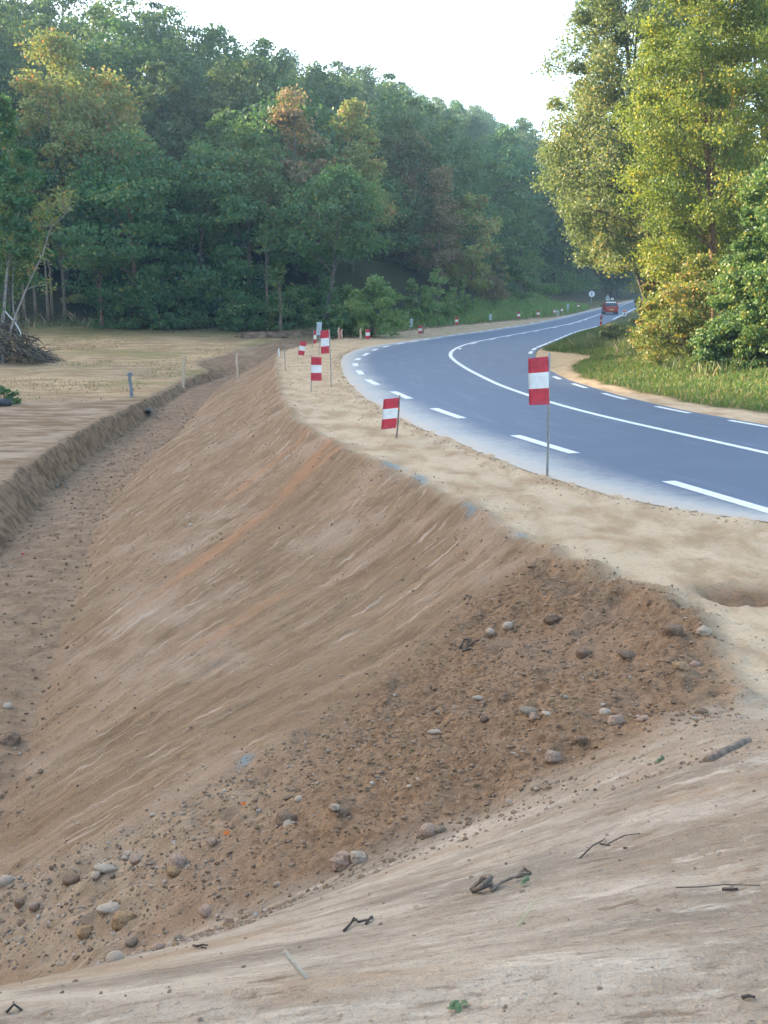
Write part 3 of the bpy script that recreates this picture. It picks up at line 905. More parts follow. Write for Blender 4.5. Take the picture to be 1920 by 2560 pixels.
def make_crown(H, W, hb, kind, ncl, nleaf, L, Wd, r, cs=0.10, lump=0.35, flat=0.6, droop=0.0, inner=0.12):
    C, t = crown_points(H, W, hb, kind, ncl, r, lump, inner)
    n = len(C)
    k = max(1, int(nleaf / n))
    s = W * cs * r.uniform(0.55, 1.45, n)
    # leaves sit mostly on the outside of each bough's puff of foliage
    off = unit(n * k, r).reshape(n, k, 3) * (r.uniform(0.15, 1, (n, k, 1)) ** 0.5) * (1.45 * s[:, None, None])
    off *= 1 + 0.5 * r.uniform(-1, 1, (n, k, 1)) ** 3
    off[..., 2] *= flat
    if droop: off[..., 2] -= droop * np.hypot(off[..., 0], off[..., 1])
    P = (C[:, None, :] + off).reshape(-1, 3)
    tone = np.clip(np.repeat(r.uniform(0, 1, n), k) * 0.75 + r.uniform(0, 0.25, n * k), 0, 1)
    m = P[:, 2] > 0.03 * H
    P = P[m]; tone = tone[m]
    o = P.copy(); o[:, 2] -= H * (hb + (1 - hb) * 0.4)
    o /= np.linalg.norm(o, axis=1)[:, None] + 1e-9
    V, Fq = leaf_quads(P, L, Wd, r, 0.25, o)
    return V, Fq, np.repeat(tone, 4), C

def make_trunk(H, W, hb, C, r, rad, lean=(0, 0), nl=10, stems=1, top=0.8):
    mb = MB()
    for s in range(stems):
        a = r.uniform(0, 2 * pi); sp = 0.0 if stems == 1 else r.uniform(0.15, 0.5)
        bx, by = (0, 0) if stems == 1 else (cos(a) * 0.25, sin(a) * 0.25)
        pts = []; rads = []
        w1, w2 = r.uniform(-0.25, 0.25, 2) * W * 0.12
        for i in range(7):
            u = i / 6
            z = u * H * top
            pts.append((bx + lean[0] * u * H + w1 * sin(u * 4) + cos(a) * sp * u * H * 0.25, by + lean[1] * u * H + w2 * sin(u * 3.1) + sin(a) * sp * u * H * 0.25, z - 0.15 * (i == 0)))
            rads.append(rad * (1 - 0.8 * u) * (1.35 if i == 0 else 1) / (1 if stems == 1 else 1.3))
        mb.tube(pts, rads, 7)
        if len(C):
            for j in range(nl):
                c = C[r.integers(len(C))]
                u = np.clip(c[2] / H / top * r.uniform(0.5, 0.85), 0.15, 0.95)
                i = min(int(u * 6), 5); f = u * 6 - i
                p = np.array(pts[i]) * (1 - f) + np.array(pts[i + 1]) * f
                q = np.array(c); mid = p * 0.5 + q * 0.5; mid[2] += 0.05 * H * r.uniform(-0.5, 1)
                r0 = rad * (1 - 0.8 * u) * 0.45
                mb.tube([p, mid, q], [r0, r0 * 0.6, r0 * 0.15], 5, cap=False)
    return mb

def tree(name, label, cat, x, y, H, W, hb, kind, lm, bm, nleaf, L, Wd, ncl=60, rad=None, lean=(0, 0), seed=None, group=None, stems=1, z=None, nl=10, **kw):
    r = np.random.default_rng(seed if seed is not None else int(abs(x * 131 + y * 17)) + 3)
    zg = tz1(x, y) if z is None else z
    root = empty(name, (x, y, zg), 0, label, cat, group)
    V, Fq, tone, C = make_crown(H, W, hb, kind, ncl, nleaf, L, Wd, r, **kw)
    V[:, 0] += lean[0] * V[:, 2]; V[:, 1] += lean[1] * V[:, 2]
    C = C + np.stack([lean[0] * C[:, 2], lean[1] * C[:, 2], 0 * C[:, 2]], 1)
    mesh_np('crown' if cat == 'tree' else 'foliage', V, Fq, lm, False, root, attrs={'tone': tone})
    make_trunk(H, W, hb, C, r, rad or H * 0.014, lean, nl, stems).build('trunk' if cat == 'tree' else 'stem', bm, root, True)
    return root

def tree_px(name, label, cat, px, top, wpx, d, kind, lm, bm, nleaf, L, hb=0.3, **kw):
    p = at_y(px, 750, d)
    x = p[0]; zg = tz1(x, d)
    H = float(at_y(px, top, d)[2]) - zg
    W = wpx * d / F_PX
    return tree(name, label, cat, x, d, max(H, 0.5), W, hb, kind, lm, bm, nleaf, L, L * 0.72, **kw)

# ---- individual trees along the edge of the wood on the left
T = 'broadleaf_tree'
GF = 'trees along the edge of the wood behind the field'
tree_px(T, 'dark blue-green tree at left picture edge standing over the brush pile', 'tree', 10, 250, 200, 66, 'tall', L_DARK, B_GREY, 9000, 0.26, 0.22, group=GF, lean=(0.03, 0), ncl=70, rad=0.13, inner=0.05)
tree_px(T, 'tall yellow-green tree with a rusty brown top left of the field edge', 'tree', 165, 90, 280, 94, 'tall', L_YEL, B_PALE, 20000, 0.30, 0.30, group=GF, ncl=110, stems=3, rad=0.22)
tree_px('slender_tree', 'tall yellow-green tree with sparse orange twigs at its top, right of the rusty topped one', 'tree', 290, 185, 220, 96, 'tall', L_YEL, B_PALE, 14000, 0.30, 0.26, group=GF, ncl=80, rad=0.2)
tree_px(T, 'broad dark green tree with low boughs in the middle of the field edge', 'tree', 330, 330, 330, 87, 'round', L_DARK, B_RED, 15000, 0.30, 0.10, group=GF, ncl=95, rad=0.3, flat=0.4)
tree_px(T, 'dark green tree with yellowed leaf tips behind the middle of the field', 'tree', 500, 370, 300, 88, 'round', L_DARK, B_DARK, 14000, 0.30, 0.10, group=GF, ncl=90, rad=0.28, flat=0.4, lean=(0.05, 0))
tree_px(T, 'tall mid green tree with a rounded head left of the rusty tree', 'tree', 625, 300, 230, 92, 'tall', L_MID, B_PALE, 15000, 0.30, 0.12, group=GF, ncl=90, rad=0.24)
tree_px(T, 'thin rusty brown tree with half bare crown behind the field edge', 'tree', 742, 230, 185, 95, 'tall', L_BRN, B_GREY, 8500, 0.30, 0.25, group=GF, ncl=60, rad=0.2, nl=26)
tree_px(T, 'olive yellow round-headed tree right of the rusty half bare one', 'tree', 880, 255, 200, 100, 'tall', L_YEL, B_GREY, 13000, 0.32, 0.2, group=GF, ncl=60)
tree_px('leaning_tree', 'dark green tree with a long leaning bare trunk above the white sign plate', 'tree', 806, 430, 240, 83, 'round', L_DARK, B_GREY, 10000, 0.28, 0.45, group=GF, ncl=60, rad=0.2, lean=(0.13, 0), nl=14)
tree_px(T, 'green tree with spreading crown under the olive yellow one', 'tree', 770, 420, 220, 94, 'round', L_MID, B_DARK, 9000, 0.30, 0.15, group=GF, ncl=60)
tree_px('slender_tree', 'grey-brown thin tree with sparse leaves left of the pointed one', 'tree', 1015, 315, 170, 118, 'tall', L_BRN, B_GREY, 6500, 0.34, 0.2, group=GF, ncl=55, nl=24)
tree_px('pointed_tree', 'pointed grey-brown tree with a pale thin trunk above the saplings', 'tree', 1100, 400, 140, 113, 'cone', L_BRN, B_PALE, 6500, 0.28, 0.15, group=GF, ncl=60, rad=0.13, nl=24)
tree_px(T, 'yellowish green round tree right of the pointed grey-brown one', 'tree', 1180, 480, 150, 115, 'round', L_YEL, B_GREY, 9500, 0.30, 0.15, group=GF, ncl=55)
tree_px(T, 'dark green bushy tree below the pointed grey-brown one', 'tree', 1040, 470, 190, 117, 'round', L_MID, B_DARK, 8000, 0.30, 0.08, group=GF, ncl=60)
tree_px(T, 'dense blue-green tree between the olive yellow and grey-brown trees', 'tree', 950, 440, 180, 112, 'tall', L_DARK, B_DARK, 8000, 0.30, 0.08, group=GF, ncl=60)
tree_px(T, 'pale green full-headed tree high behind the dark ones in mid wood', 'tree', 545, 185, 230, 135, 'round', L_MID, B_GREY, 8000, 0.42, 0.15, group=GF, ncl=60)
tree_px(T, 'light green tree with two heads behind the rusty half bare one', 'tree', 680, 195, 220, 142, 'round', L_YEL, B_GREY, 8000, 0.42, 0.15, group=GF, ncl=60)
tree_px(T, 'lower olive green tree under the left side of the tall rusty topped one', 'tree', 95, 430, 200, 94, 'tall', L_YEL, B_PALE, 9000, 0.30, 0.40, group=GF, ncl=60, rad=0.2)
tree_px(T, 'dusky green wide tree between the two dark trees at the field', 'tree', 430, 240, 270, 128, 'round', L_HILL, B_GREY, 8000, 0.40, 0.1, group=GF, ncl=60)
tree_px('sapling_tree', 'yellow-green young tree standing alone by the far road bank', 'tree', 1243, 615, 60, 130, 'tall', L_YEL, B_GREY, 1500, 0.24, 0.1, group=GF, ncl=26)
# pale trunks seen under the canopy on the far left
for i, (px, dd, hh, lab) in enumerate([(60, 89, 7, 'thin pale trunk between the brush pile and the twin trunks'), (88, 89.5, 8, 'pale trunk just left of the twin trunks under the yellow-green tree'),
                                       (119, 89, 9, 'left one of the twin pale trunks under the yellow-green tree'), (128, 89.3, 9, 'right one of the twin pale trunks under the yellow-green tree'),
                                       (160, 89.5, 8, 'single pale trunk right of the twin trunks'), (252, 86, 6, 'reddish split trunk at the left end of the dark trees'),
                                       (668, 85, 8, 'pale thin upright trunk left of the leaning trunk'), (700, 83, 5, 'short pale stem at the field corner near the earth mound')]):
    x = at_y(px, 750, dd)[0]
    tree('young_tree', lab, 'tree', x, dd, hh, 2.2, 0.66, 'tall', L_YEL if px < 200 else L_MID, B_RED if px == 252 else B_PALE, 600, 0.24, 0.17, ncl=16, rad=0.15, group='young trunks at the wood edge')

# ---- undergrowth shrubs along the foot of the wood
GU = 'shrubs along the foot of the wood'
shr = [(20, 735, 90, 97, L_MID, 'low green shrub at the far left foot of the wood'), (205, 748, 90, 92, L_YEL, 'olive shrub under the tall yellow-green tree'),
       (300, 735, 120, 86, L_DARK, 'dark shrub beside the reddish split trunk'), (380, 715, 120, 85, L_DARK, 'dark rounded shrub in the shade at mid field edge'),
       (455, 720, 120, 86, L_DARK, 'deep green shrub in the shade right of mid field edge'), (530, 700, 130, 87, L_GRN, 'pale green shrub in the opening between dark trunks'),
       (605, 730, 110, 84, L_DARK, 'dark shrub near the right corner of the field'), (680, 745, 90, 84, L_MID, 'green shrub behind the pale thin trunk'),
       (760, 725, 120, 91, L_DARK, 'dark green shrub left of the light green bush'), (1080, 770, 90, 104, L_MID, 'low bramble heap on the bank behind a red and white board'),
       (1010, 788, 110, 98, L_GRN, 'low fresh green bramble behind the grey plate on its thin post'), (1140, 772, 100, 112, L_GRN, 'bramble mound on the green bank, right end'),
       (1290, 735, 90, 136, L_MID, 'green roadside shrub right of the brown bush'), (1345, 715, 110, 150, L_GRN, 'blue-green shrub behind the far boards'),
       (1410, 700, 100, 168, L_MID, 'shrub by the far end of the sand strip'), (1465, 690, 70, 190, L_DARK, 'dark shrub behind the round sign'), (1330, 640, 110, 150, L_MID, 'tall green shrub filling the slope above the far boards, left one'), (1400, 620, 110, 165, L_DARK, 'dark shrub filling the slope above the parapet'), (1265, 650, 100, 135, L_DARK, 'dark green shrub right beside the yellow-green young tree'), (650, 700, 130, 90, L_DARK, 'dark shrub under the tall round-headed green tree'), (730, 715, 120, 88, L_MID, 'green shrub behind the left mound of earth'), (810, 690, 120, 90, L_DARK, 'tall dark shrub in the shade of the leaning tree'), (70, 715, 120, 103, L_DARK, 'dark shrub in the shade behind the brush pile'), (140, 715, 110, 104, L_DARK, 'dark shrub behind the twin pale trunks'), (250, 710, 110, 92, L_DARK, 'dark shrub left of the reddish split trunk'), (850, 770, 80, 78, L_DARK, 'dark low shrub behind the earth mound')]
for px, top, wpx, d, lm, lab in shr:
    tree_px('shrub', lab, 'shrub', px, top, wpx, d, 'dome', lm, B_DARK, 2200, 0.22 if d < 100 else 0.28, 0.0, ncl=34, group=GU, stems=3, rad=0.04, cs=0.12, inner=0.02)
tree_px('willow_bush', 'large light green feathery bush behind the wooden posts', 'bush', 935, 700, 150, 78, 'dome', L_SAP, B_DARK, 6000, 0.22, 0.0, ncl=70, stems=4, rad=0.05, cs=0.09, inner=0.02)
tree_px('willow_bush', 'dim green bush left behind the feathery light green one', 'bush', 860, 715, 120, 82, 'dome', L_MID, B_DARK, 4000, 0.22, 0.0, ncl=50, stems=4, rad=0.05, inner=0.02)
tree_px('brown_bush', 'brownish dull bush on the bank right of the pale saplings', 'bush', 1215, 690, 110, 124, 'dome', L_BRN, B_DARK, 3500, 0.24, 0.0, ncl=50, stems=4, rad=0.05, inner=0.02)
for px, top, wpx, d, lab in [(1030, 695, 40, 93, 'thin pale green sapling, leftmost of those on the green bank'), (1066, 705, 36, 95, 'narrow pale green sapling between the two fuller ones'),
                             (1095, 672, 66, 98, 'tallest and fullest pale green sapling on the green bank'), (1128, 712, 36, 101, 'small pale green sapling right beside the fullest one'),
                             (1162, 690, 24, 104, 'whip-thin yellowish sapling left of the brown bush')]:
    tree_px('sapling', lab, 'sapling', px, top, wpx, d, 'tall', L_SAP, B_PALE, 1300, 0.2, 0.06, ncl=26, rad=0.035, group='pale saplings on the green bank', cs=0.14)

# ---- wood covering the hillside: a few crown shapes, copied one by one
protos = []
for i in range(7):
    r = np.random.default_rng(100 + i)
    H = [13, 14, 12, 15, 14, 14, 13][i]; W = [10.5, 9.5, 11, 10, 11.5, 9, 10][i]
    V, Fq, tone, C = make_crown(H, W, 0.12, ['round', 'dome', 'round', 'round', 'round', 'dome', 'dome'][i], 90, 6500, 0.42, 0.30, r, cs=0.085, lump=0.28)
    c = mesh_np('crown', V, Fq, L_HILL, False, None, attrs={'tone': tone})
    t_ = make_trunk(H, W, 0.15, C, r, 0.2, nl=5).build('trunk', B_DARK, None, True)
    protos.append((c, t_, H))
used = set()
def hill_tree(x, y, z, k, s, rz, label, group):
    c, t_, H = protos[k]
    root = empty('forest_tree', (x, y, z), rz, label, 'tree', group)
    root.scale = (s * rng.uniform(0.9, 1.1), s * rng.uniform(0.9, 1.1), s * rng.uniform(0.9, 1.15))
    for o in (c, t_):
        if (o.name) not in used:
            used.add(o.name); q = o
        else:
            q = o.copy(); COL.objects.link(q)
        q.parent = root
    return root

hp = []
for gxx in np.arange(-115, 60, 8.4):
    for gyy in np.arange(92, 330, 8.4):
        x = gxx + rng.uniform(-3, 3); y = gyy + rng.uniform(-3, 3)
        az = math.degrees(math.atan2(x, y))
        if az < -23.5 or az > 14: continue
        hp.append((x, y))
hp = np.array(hp)
hz_, hq_ = hill(hp[:, 0], hp[:, 1])
m = (hq_ > np.where(hp[:, 0] > 6, 3.0, 5.0)) & (hq_ < 172)
hp, hq_ = hp[m], hq_[m]
hzt = terrain(hp[:, 0], hp[:, 1])
order = np.argsort(np.hypot(hp[:, 0], hp[:, 1]))
# leave out the trees that stand wholly behind nearer crowns
azv = np.degrees(np.arctan2(hp[:, 0], hp[:, 1])); dv = np.hypot(hp[:, 0], hp[:, 1])
elt = (hzt + 12.5 - CAM_H) / dv
hor = {}
keep = []
for i in order:
    b0 = int(round(azv[i] / 0.5))
    hw = max(1, int(math.degrees(4.0 / dv[i]) / 0.5))
    seen = [elt[i] + 0.0 > hor.get(b, -9) for b in range(b0 - hw, b0 + hw + 1)]
    if any(seen): keep.append(i)
    for b in range(b0 - hw, b0 + hw + 1):
        hor[b] = max(hor.get(b, -9), elt[i] - 0.001)
for n_, i in enumerate(keep):
    x, y = hp[i]
    q = hq_[i]; az = azv[i]
    if az > 5.5: lab, grp = 'dark blue-green tree in the wooded slope falling to the road', 'trees of the wooded slope down to the road'
    elif q > 95: lab, grp = 'blue-green tree among those forming the top of the wooded hill', 'trees along the top of the wooded hill'
    else: lab, grp = 'dark green tree within the wood on the hillside', 'trees of the wood on the hillside'
    hill_tree(x, y, hzt[i] - 0.3, int(rng.integers(7)), float(rng.uniform(0.8, 1.12)) * (1.12 if az > 4.5 else 1), float(rng.uniform(0, 6.28)), lab, grp)
print('hill trees', len(keep))

# ---- tall trees on the right of the road
GR = 'tall trees on the right of the road'
tree_px('willow_tree', 'huge soft pale green tree hanging over the road on the right, lit by low sun', 'tree', 1655, -190, 500, 58, 'tall', L_WIL, B_GREY, 110000, 0.155, 0.17, ncl=300, rad=0.35, group=GR, cs=0.06, droop=0.5, nl=30, lump=0.5, lean=(-0.13, 0))
tree_px('aspen_tree', 'tall yellow-green tree with leaning orange-lit trunk and round leaves, nearest right', 'tree', 1800, -190, 430, 46, 'tall', L_SUN, B_RED, 95000, 0.125, 0.16, ncl=240, rad=0.2, group=GR, cs=0.075, nl=34, lean=(-0.09, 0.0), lump=0.5)
tree_px('aspen_tree', 'yellowish tree filling the upper right corner behind the nearest one', 'tree', 1890, -260, 420, 52, 'tall', L_SUN, B_RED, 42000, 0.18, 0.1, ncl=150, rad=0.25, group=GR, cs=0.08, nl=20)
tree_px('willow_tree', 'pale green tree behind the huge hanging one beside the road', 'tree', 1680, -100, 330, 76, 'tall', L_WIL, B_GREY, 26000, 0.24, 0.1, ncl=130, rad=0.3, group=GR, cs=0.08, droop=0.4)
tree_px('dark_tree', 'dark green leafy tree cut by the right picture edge', 'tree', 1955, 235, 260, 36, 'tall', L_MID, B_DARK, 30000, 0.13, 0.05, ncl=110, rad=0.15, group=GR, cs=0.085)
tree_px('willow_tree', 'lower olive tree under the huge hanging crown, nearest the road', 'tree', 1650, 300, 310, 63, 'full', L_WIL, B_GREY, 60000, 0.16, 0.37, ncl=130, rad=0.2, group=GR, cs=0.075, droop=0.4, lean=(-0.27, 0))
tree_px('roadside_tree', 'hazy olive tree over the car where the road disappears', 'tree', 1690, 380, 170, 112, 'tall', L_WIL, B_GREY, 9000, 0.32, 0.12, ncl=60, group=GR)
tree_px('roadside_tree', 'far hazy tree at the end of the road behind the car', 'tree', 1665, 520, 120, 165, 'tall', L_MID, B_GREY, 6000, 0.4, 0.1, ncl=45, group=GR)
tree_px('roadside_tree', 'dark tree behind the lower olive one, right of the far road', 'tree', 1680, 420, 190, 92, 'tall', L_MID, B_GREY, 9000, 0.28, 0.1, ncl=60, group=GR)
tree_px('aspen_tree', 'lower yellow tree between the bushes and the nearest tall tree', 'tree', 1745, 540, 270, 50, 'round', L_SUN, B_GREY, 24000, 0.15, 0.05, ncl=110, rad=0.12, group=GR, cs=0.08)
# bushes at their feet
GB = 'bushes on the right verge'
for px, top, wpx, d, lm, nl_, lab in [(1745, 650, 250, 41, L_BUSH, 18000, 'big yellowing bush with orange leaves in the middle of the right verge'),
                                      (1695, 690, 140, 55, L_BUSH, 12000, 'olive bush at the left end of the right verge near the road'),
                                      (1880, 620, 200, 38, L_MID, 16000, 'dark green bush at the right edge below the dark tree'),
                                      (1655, 585, 120, 78, L_WIL, 14000, 'tall pale green bush filling the gap behind the yellow bushes'),
                                      (1640, 650, 95, 73, L_WIL, 14000, 'pale green bush closing the gap right of the white beacon box'),
                                      (1535, 815, 90, 61, L_WEED, 5000, 'low clump of faded weeds at the left tip of the verge bushes'),
                                      (1650, 672, 105, 55, L_BUSH, 9000, 'upright yellow-green bush between the faded weeds and the big yellowing bush'),
                                      (1660, 800, 120, 47, L_WEED, 8000, 'low rusty olive bush left of the big yellowing one'),
                                      (1800, 800, 150, 38, L_MID, 8000, 'low dark green bush at the foot of the big yellowing one'),
                                      (1905, 830, 150, 37, L_MID, 8000, 'green bramble bush low at the right picture edge'),
                                      (1672, 735, 110, 70, L_BUSH, 4000, 'small bush beside the white beacon box by the road')]:
    tree_px('bush', lab, 'bush', px, top, wpx, d, 'dome', lm, B_DARK, nl_, 0.12 if d < 55 else 0.16, 0.0, ncl=80, group=GB, stems=4, rad=0.04, cs=0.085, inner=0.03, lump=0.5)

# ---- grass and weeds (nobody could count them)
def blades(name, pts, hgt, wid, mat, r, tone=None, label=None):
    n = len(pts)
    th = r.uniform(0, 2 * pi, n); h = hgt * r.uniform(0.5, 1.4, n); wd = wid * r.uniform(0.7, 1.3, n)
    lx, ly = r.normal(0, 0.35, (2, n)) * h
    z = terrain(pts[:, 0], pts[:, 1]) - 0.02
    V = np.empty((n, 4, 3))
    V[:, 0] = np.stack([pts[:, 0] - np.cos(th) * wd / 2, pts[:, 1] - np.sin(th) * wd / 2, z], 1)
    V[:, 1] = np.stack([pts[:, 0] + np.cos(th) * wd / 2, pts[:, 1] + np.sin(th) * wd / 2, z], 1)
    V[:, 2] = np.stack([pts[:, 0] + np.cos(th) * wd / 3 + lx * .4, pts[:, 1] + np.sin(th) * wd / 3 + ly * .4, z + h * .6], 1)
    V[:, 3] = np.stack([pts[:, 0] + lx, pts[:, 1] + ly, z + h], 1)
    tn = r.uniform(0, 1, n) * 0.4 + 0.6 * (np.clip(0.5 + fbm(pts[:, 0] * 0.5, pts[:, 1] * 0.5, 9) * 1.4, 0, 1))
    o = mesh_np(name, V.reshape(-1, 3), np.arange(4 * n).reshape(n, 4), mat, False, attrs={'tone': np.repeat(tn, 4)})
    return tag(o, label, 'grass', kind='stuff')

r = np.random.default_rng(21)
n = 170000
yy = 20 + (98 - 20) * r.uniform(0, 1, n) ** 1.3
xx = x_inn(yy) + r.uniform(0.2, 12, n)
e = 0.6 * fbm(xx * 1.1, yy * 1.1, 3, 4)
wsd = (0.8 + 1.9 * np.exp(-((yy - 52) / 5.0) ** 2) + 0.5 * np.exp(-((yy - 27) / 6.0) ** 2)) * sstep(66, 56, yy) + 0.12
rr_ = xx - x_inn(yy) + 1.2 * e - wsd
k = (rr_ > 0) & ((r.uniform(0, 1, n) < 0.35 + rr_) )
bare = np.exp(-(((xx - 12.3) / 1.0) ** 2 + ((yy - 28.5) / 1.3) ** 2))
k &= r.uniform(0, 1, n) > 1.2 * bare
blades('verge_grass', np.stack([xx, yy], 1)[k], 0.14, 0.035, L_GRASS, r, label='short green grass covering the right verge beside the sand')
n = 34000
yy = 24 + 66 * r.uniform(0, 1, n) ** 1.2
xx = x_inn(yy) + r.uniform(1.6, 11, n)
d_ = xx - x_inn(yy) - 2.6 - 2.2 * np.exp(-((yy - 50) / 8) ** 2) * 0 + 2.5 * fbm(xx * 0.35, yy * 0.35, 19)
k = (d_ > 1.4) & (yy > 36) | (d_ > 4.0)
k |= (yy > 58) & (d_ > -1.4)
blades('tall_weeds', np.stack([xx, yy], 1)[k], 0.40, 0.035, L_WEED, r, label='tall faded weeds with pinkish seed heads at the foot of the bushes')
n = 16000
yy = r.uniform(74, 150, n); xx = x_crest(yy) - r.uniform(0.4, 9, n)
k = (foot_q(xx, yy) < 2) & (xx / yy > (950 - 960) / F_PX)
blades('bank_weeds', np.stack([xx, yy], 1)[k], 0.6, 0.12, L_SAP, r, label='rough green weeds on the bank behind the far sand strip')
n = 26000
yy = r.uniform(48, 92, n); xx = r.uniform(-42, -6, n)
k = (xx < x_dt(yy) - 0.4) & (foot_q(xx, yy) < 1.5) & (fbm(xx * 0.2, yy * 0.2, 29) > -0.04)
blades('dry_grass', np.stack([xx, yy], 1)[k], 0.10, 0.05, L_STRAW, r, label='short mown straw-coloured grass on the stripped field')
n = 9000
a = r.uniform(0, 1, n); yy = 78 + 26 * a; xx = r.uniform(-44, 4, n)
q = foot_q(xx, yy); k = np.abs(q + 0.5) < 1.8
blades('edge_weeds', np.stack([xx, yy], 1)[k], 0.55, 0.10, L_WEED, r, label='faded weeds along the foot of the wood')
# ================================================================== OBJECTS
M_STEEL = simple_mat('galvanised_steel', (0.30, 0.31, 0.31), 0.5, 0.6, 0.25, 14)
M_RUSTY = simple_mat('weathered_rod', (0.20, 0.17, 0.145), 0.75, 0.2, 0.35, 20)
M_RED = simple_mat('board_red', (0.52, 0.035, 0.055), 0.45, 0, 0.14, 9)
M_WHITE = simple_mat('board_white', (0.78, 0.78, 0.76), 0.5, 0, 0.08, 9)
M_ORANGE = simple_mat('orange_tape', (0.85, 0.20, 0.03), 0.5, 0, 0.1, 8)
M_WOOD = simple_mat('pale_wood', (0.60, 0.48, 0.34), 0.85, 0, 0.3, 18, 0.3)
M_OLDWOOD = simple_mat('old_wood', (0.27, 0.20, 0.14), 0.9, 0, 0.35, 14, 0.4)
M_BLACK = simple_mat('black_rubber', (0.018, 0.018, 0.02), 0.75)
M_GREYP = simple_mat('grey_plate', (0.42, 0.47, 0.50), 0.45, 0.1, 0.1, 6)
M_CONC = simple_mat('concrete', (0.42, 0.40, 0.37), 0.9, 0, 0.2, 8, 0.3)
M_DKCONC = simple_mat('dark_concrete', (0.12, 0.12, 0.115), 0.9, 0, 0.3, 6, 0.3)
GBOARD = 'red and white marker boards along the roadworks'

def panel(parent, TL, TR, BR, BL, y, rows, mats, th=0.006, dy=0.0, curl=0.0, seed=0, fold=0.0):
    """striped sheet between four picture corners, standing at distance y; rows = relative band heights"""
    r = np.random.default_rng(seed)
    c = [np.array(at_y(p[0], p[1], y + d)) for p, d in zip((TL, TR, BR, BL), (dy[0], dy[1], dy[1], dy[0]) if isinstance(dy, tuple) else (dy,) * 4)]
    loc = np.array(parent.location)
    nb = 4; nc = 6
    cum = np.concatenate([[0], np.cumsum(rows)]) / sum(rows)
    vs_ = []; band = []
    for i in range(len(rows)):
        for k in range(nb):
            vs_.append(cum[i] + (cum[i + 1] - cum[i]) * k / nb); band.append(i)
    vs_.append(1.0)
    F = []; Bk = []
    for v in vs_:
        for j in range(nc + 1):
            u = j / nc
            p = (c[0] * (1 - u) + c[1] * u) * (1 - v) + (c[3] * (1 - u) + c[2] * u) * v
            w = curl * sin(pi * u) * (0.6 + 0.4 * sin(3 * v + seed)) + fold * 0.02 * (v < 0.25) * sin(9 * u + 14 * v)
            p = p - loc + np.array([0, -w, 0])
            F.append(p); Bk.append(p + np.array([0, th, 0]))
    mb = MB(); n = nc + 1; base = len(F)
    faces = []; mi = []
    for i in range(len(vs_) - 1):
        for j in range(nc):
            a = i * n + j
            faces.append((a, a + n, a + n + 1, a + 1)); mi.append(band[i])
            faces.append((base + a, base + a + 1, base + a + n + 1, base + a + n)); mi.append(band[i])
        for j in (0, nc):
            a = i * n + j
            faces.append((a, base + a, base + a + n, a + n) if j == 0 else (a, a + n, base + a + n, base + a)); mi.append(band[i])
    for i in (0, len(vs_) - 1):
        for j in range(nc):
            a = i * n + j
            faces.append((a, a + 1, base + a + 1, base + a)); mi.append(band[min(i, len(band) - 1)])
    mb.v = [tuple(p) for p in F + Bk]; mb.f = [list(f) for f in faces]; mb.m = mi
    return mb.build('panel', mats, parent, True)

RWR = [M_RED, M_WHITE, M_RED]
def board(label, base, top, corners, rows=(1, 1, 1), rad=0.016, pole_m=None, dy=0.0, ground=None, mats=None, name='marker_board', group=GBOARD, cat='marker board', curl=0.01, seed=0, fold=0.0, split=None):
    g = on_ground(*base) if ground is None else np.array(ground)
    y = g[1]
    root = empty(name, tuple(g), 0, label, cat, group)
    tp = at_y(top[0], top[1], y)
    d = np.array(tp) - g
    mb = MB()
    pts = [(0, 0, -0.25)] + [tuple(d * u + np.array([0.006 * sin(5 * u), 0, 0])) for u in (0.0, 0.25, 0.5, 0.75, 1.0)]
    mb.tube(pts, rad, 8)
    mb.build('pole', pole_m or M_STEEL, root, True)
    panel(root, *corners, y - rad - 0.008, rows, mats or RWR, dy=dy, curl=curl, seed=seed, fold=fold)
    return root

b1 = board('tall red and white board on a grey pole nearest the camera, beside the asphalt', (1368, 1190), (1374, 882), ((1320, 896), (1371, 891), (1373, 1011), (1323, 1013)),
      rows=(38, 40, 41), rad=0.020, dy=(-0.06, 0.0), seed=1, fold=1.0)
b2 = board('short red and white board leaning to the right at the crest of the bank', (991, 1096), (1000, 988), ((959, 998), (998, 994), (990, 1070), (953, 1074)), rad=0.017, pole_m=M_RUSTY, dy=(-0.05, 0.0), seed=2)
y_ = b2.location[1]
mb = MB(); q = np.array(at_y(997.3, 1021, y_)) - np.array(b2.location); mb.tube([q + np.array([0, 0, -.022]), q + np.array([0, 0, .022])], 0.021, 8)
mb.build('tape_band', M_ORANGE, b2, True)
board('red and white board on a thin pole, panel hanging to the right of it', (778, 979), (779, 888), ((778, 892), (804, 893), (804, 952), (777, 952)), rad=0.014, seed=3)
board('red and white board high on a tall slanting pole behind the low one', (828, 969), (824, 823), ((801, 827), (822, 825), (823, 883), (803, 885)), rad=0.016, seed=4, pole_m=M_STEEL, rows=(19, 20, 18))
board('small tilted red and white board left of the others on the shoulder', (744, 896), (751, 849), ((751, 852), (766, 855), (760, 889), (745, 887)), rad=0.013, seed=5)
board('narrow red and white board seen almost edge-on beside the pale plate', (780, 872), (785, 824), ((785, 826), (791.5, 828), (791, 858), (783.5, 859)), rad=0.014, seed=6, dy=(0.0, 0.12))
board('low red and white board between two wooden posts', (914, 850), (914, 822), ((914, 823), (925, 823), (925, 847), (914, 848)), rad=0.018, seed=7, ground=None)
board('red and white board on a short pole right of the grey plate', (1047, 838), (1047, 812), ((1046, 814), (1055, 814), (1055, 834), (1046, 834)), rad=0.016, seed=8)
board('red and white board on a pale pole in front of the bramble bank', (1137, 823), (1138.5, 792), ((1138, 793), (1145.5, 793), (1145, 811), (1138, 811)), rad=0.02, seed=9, pole_m=M_WOOD)
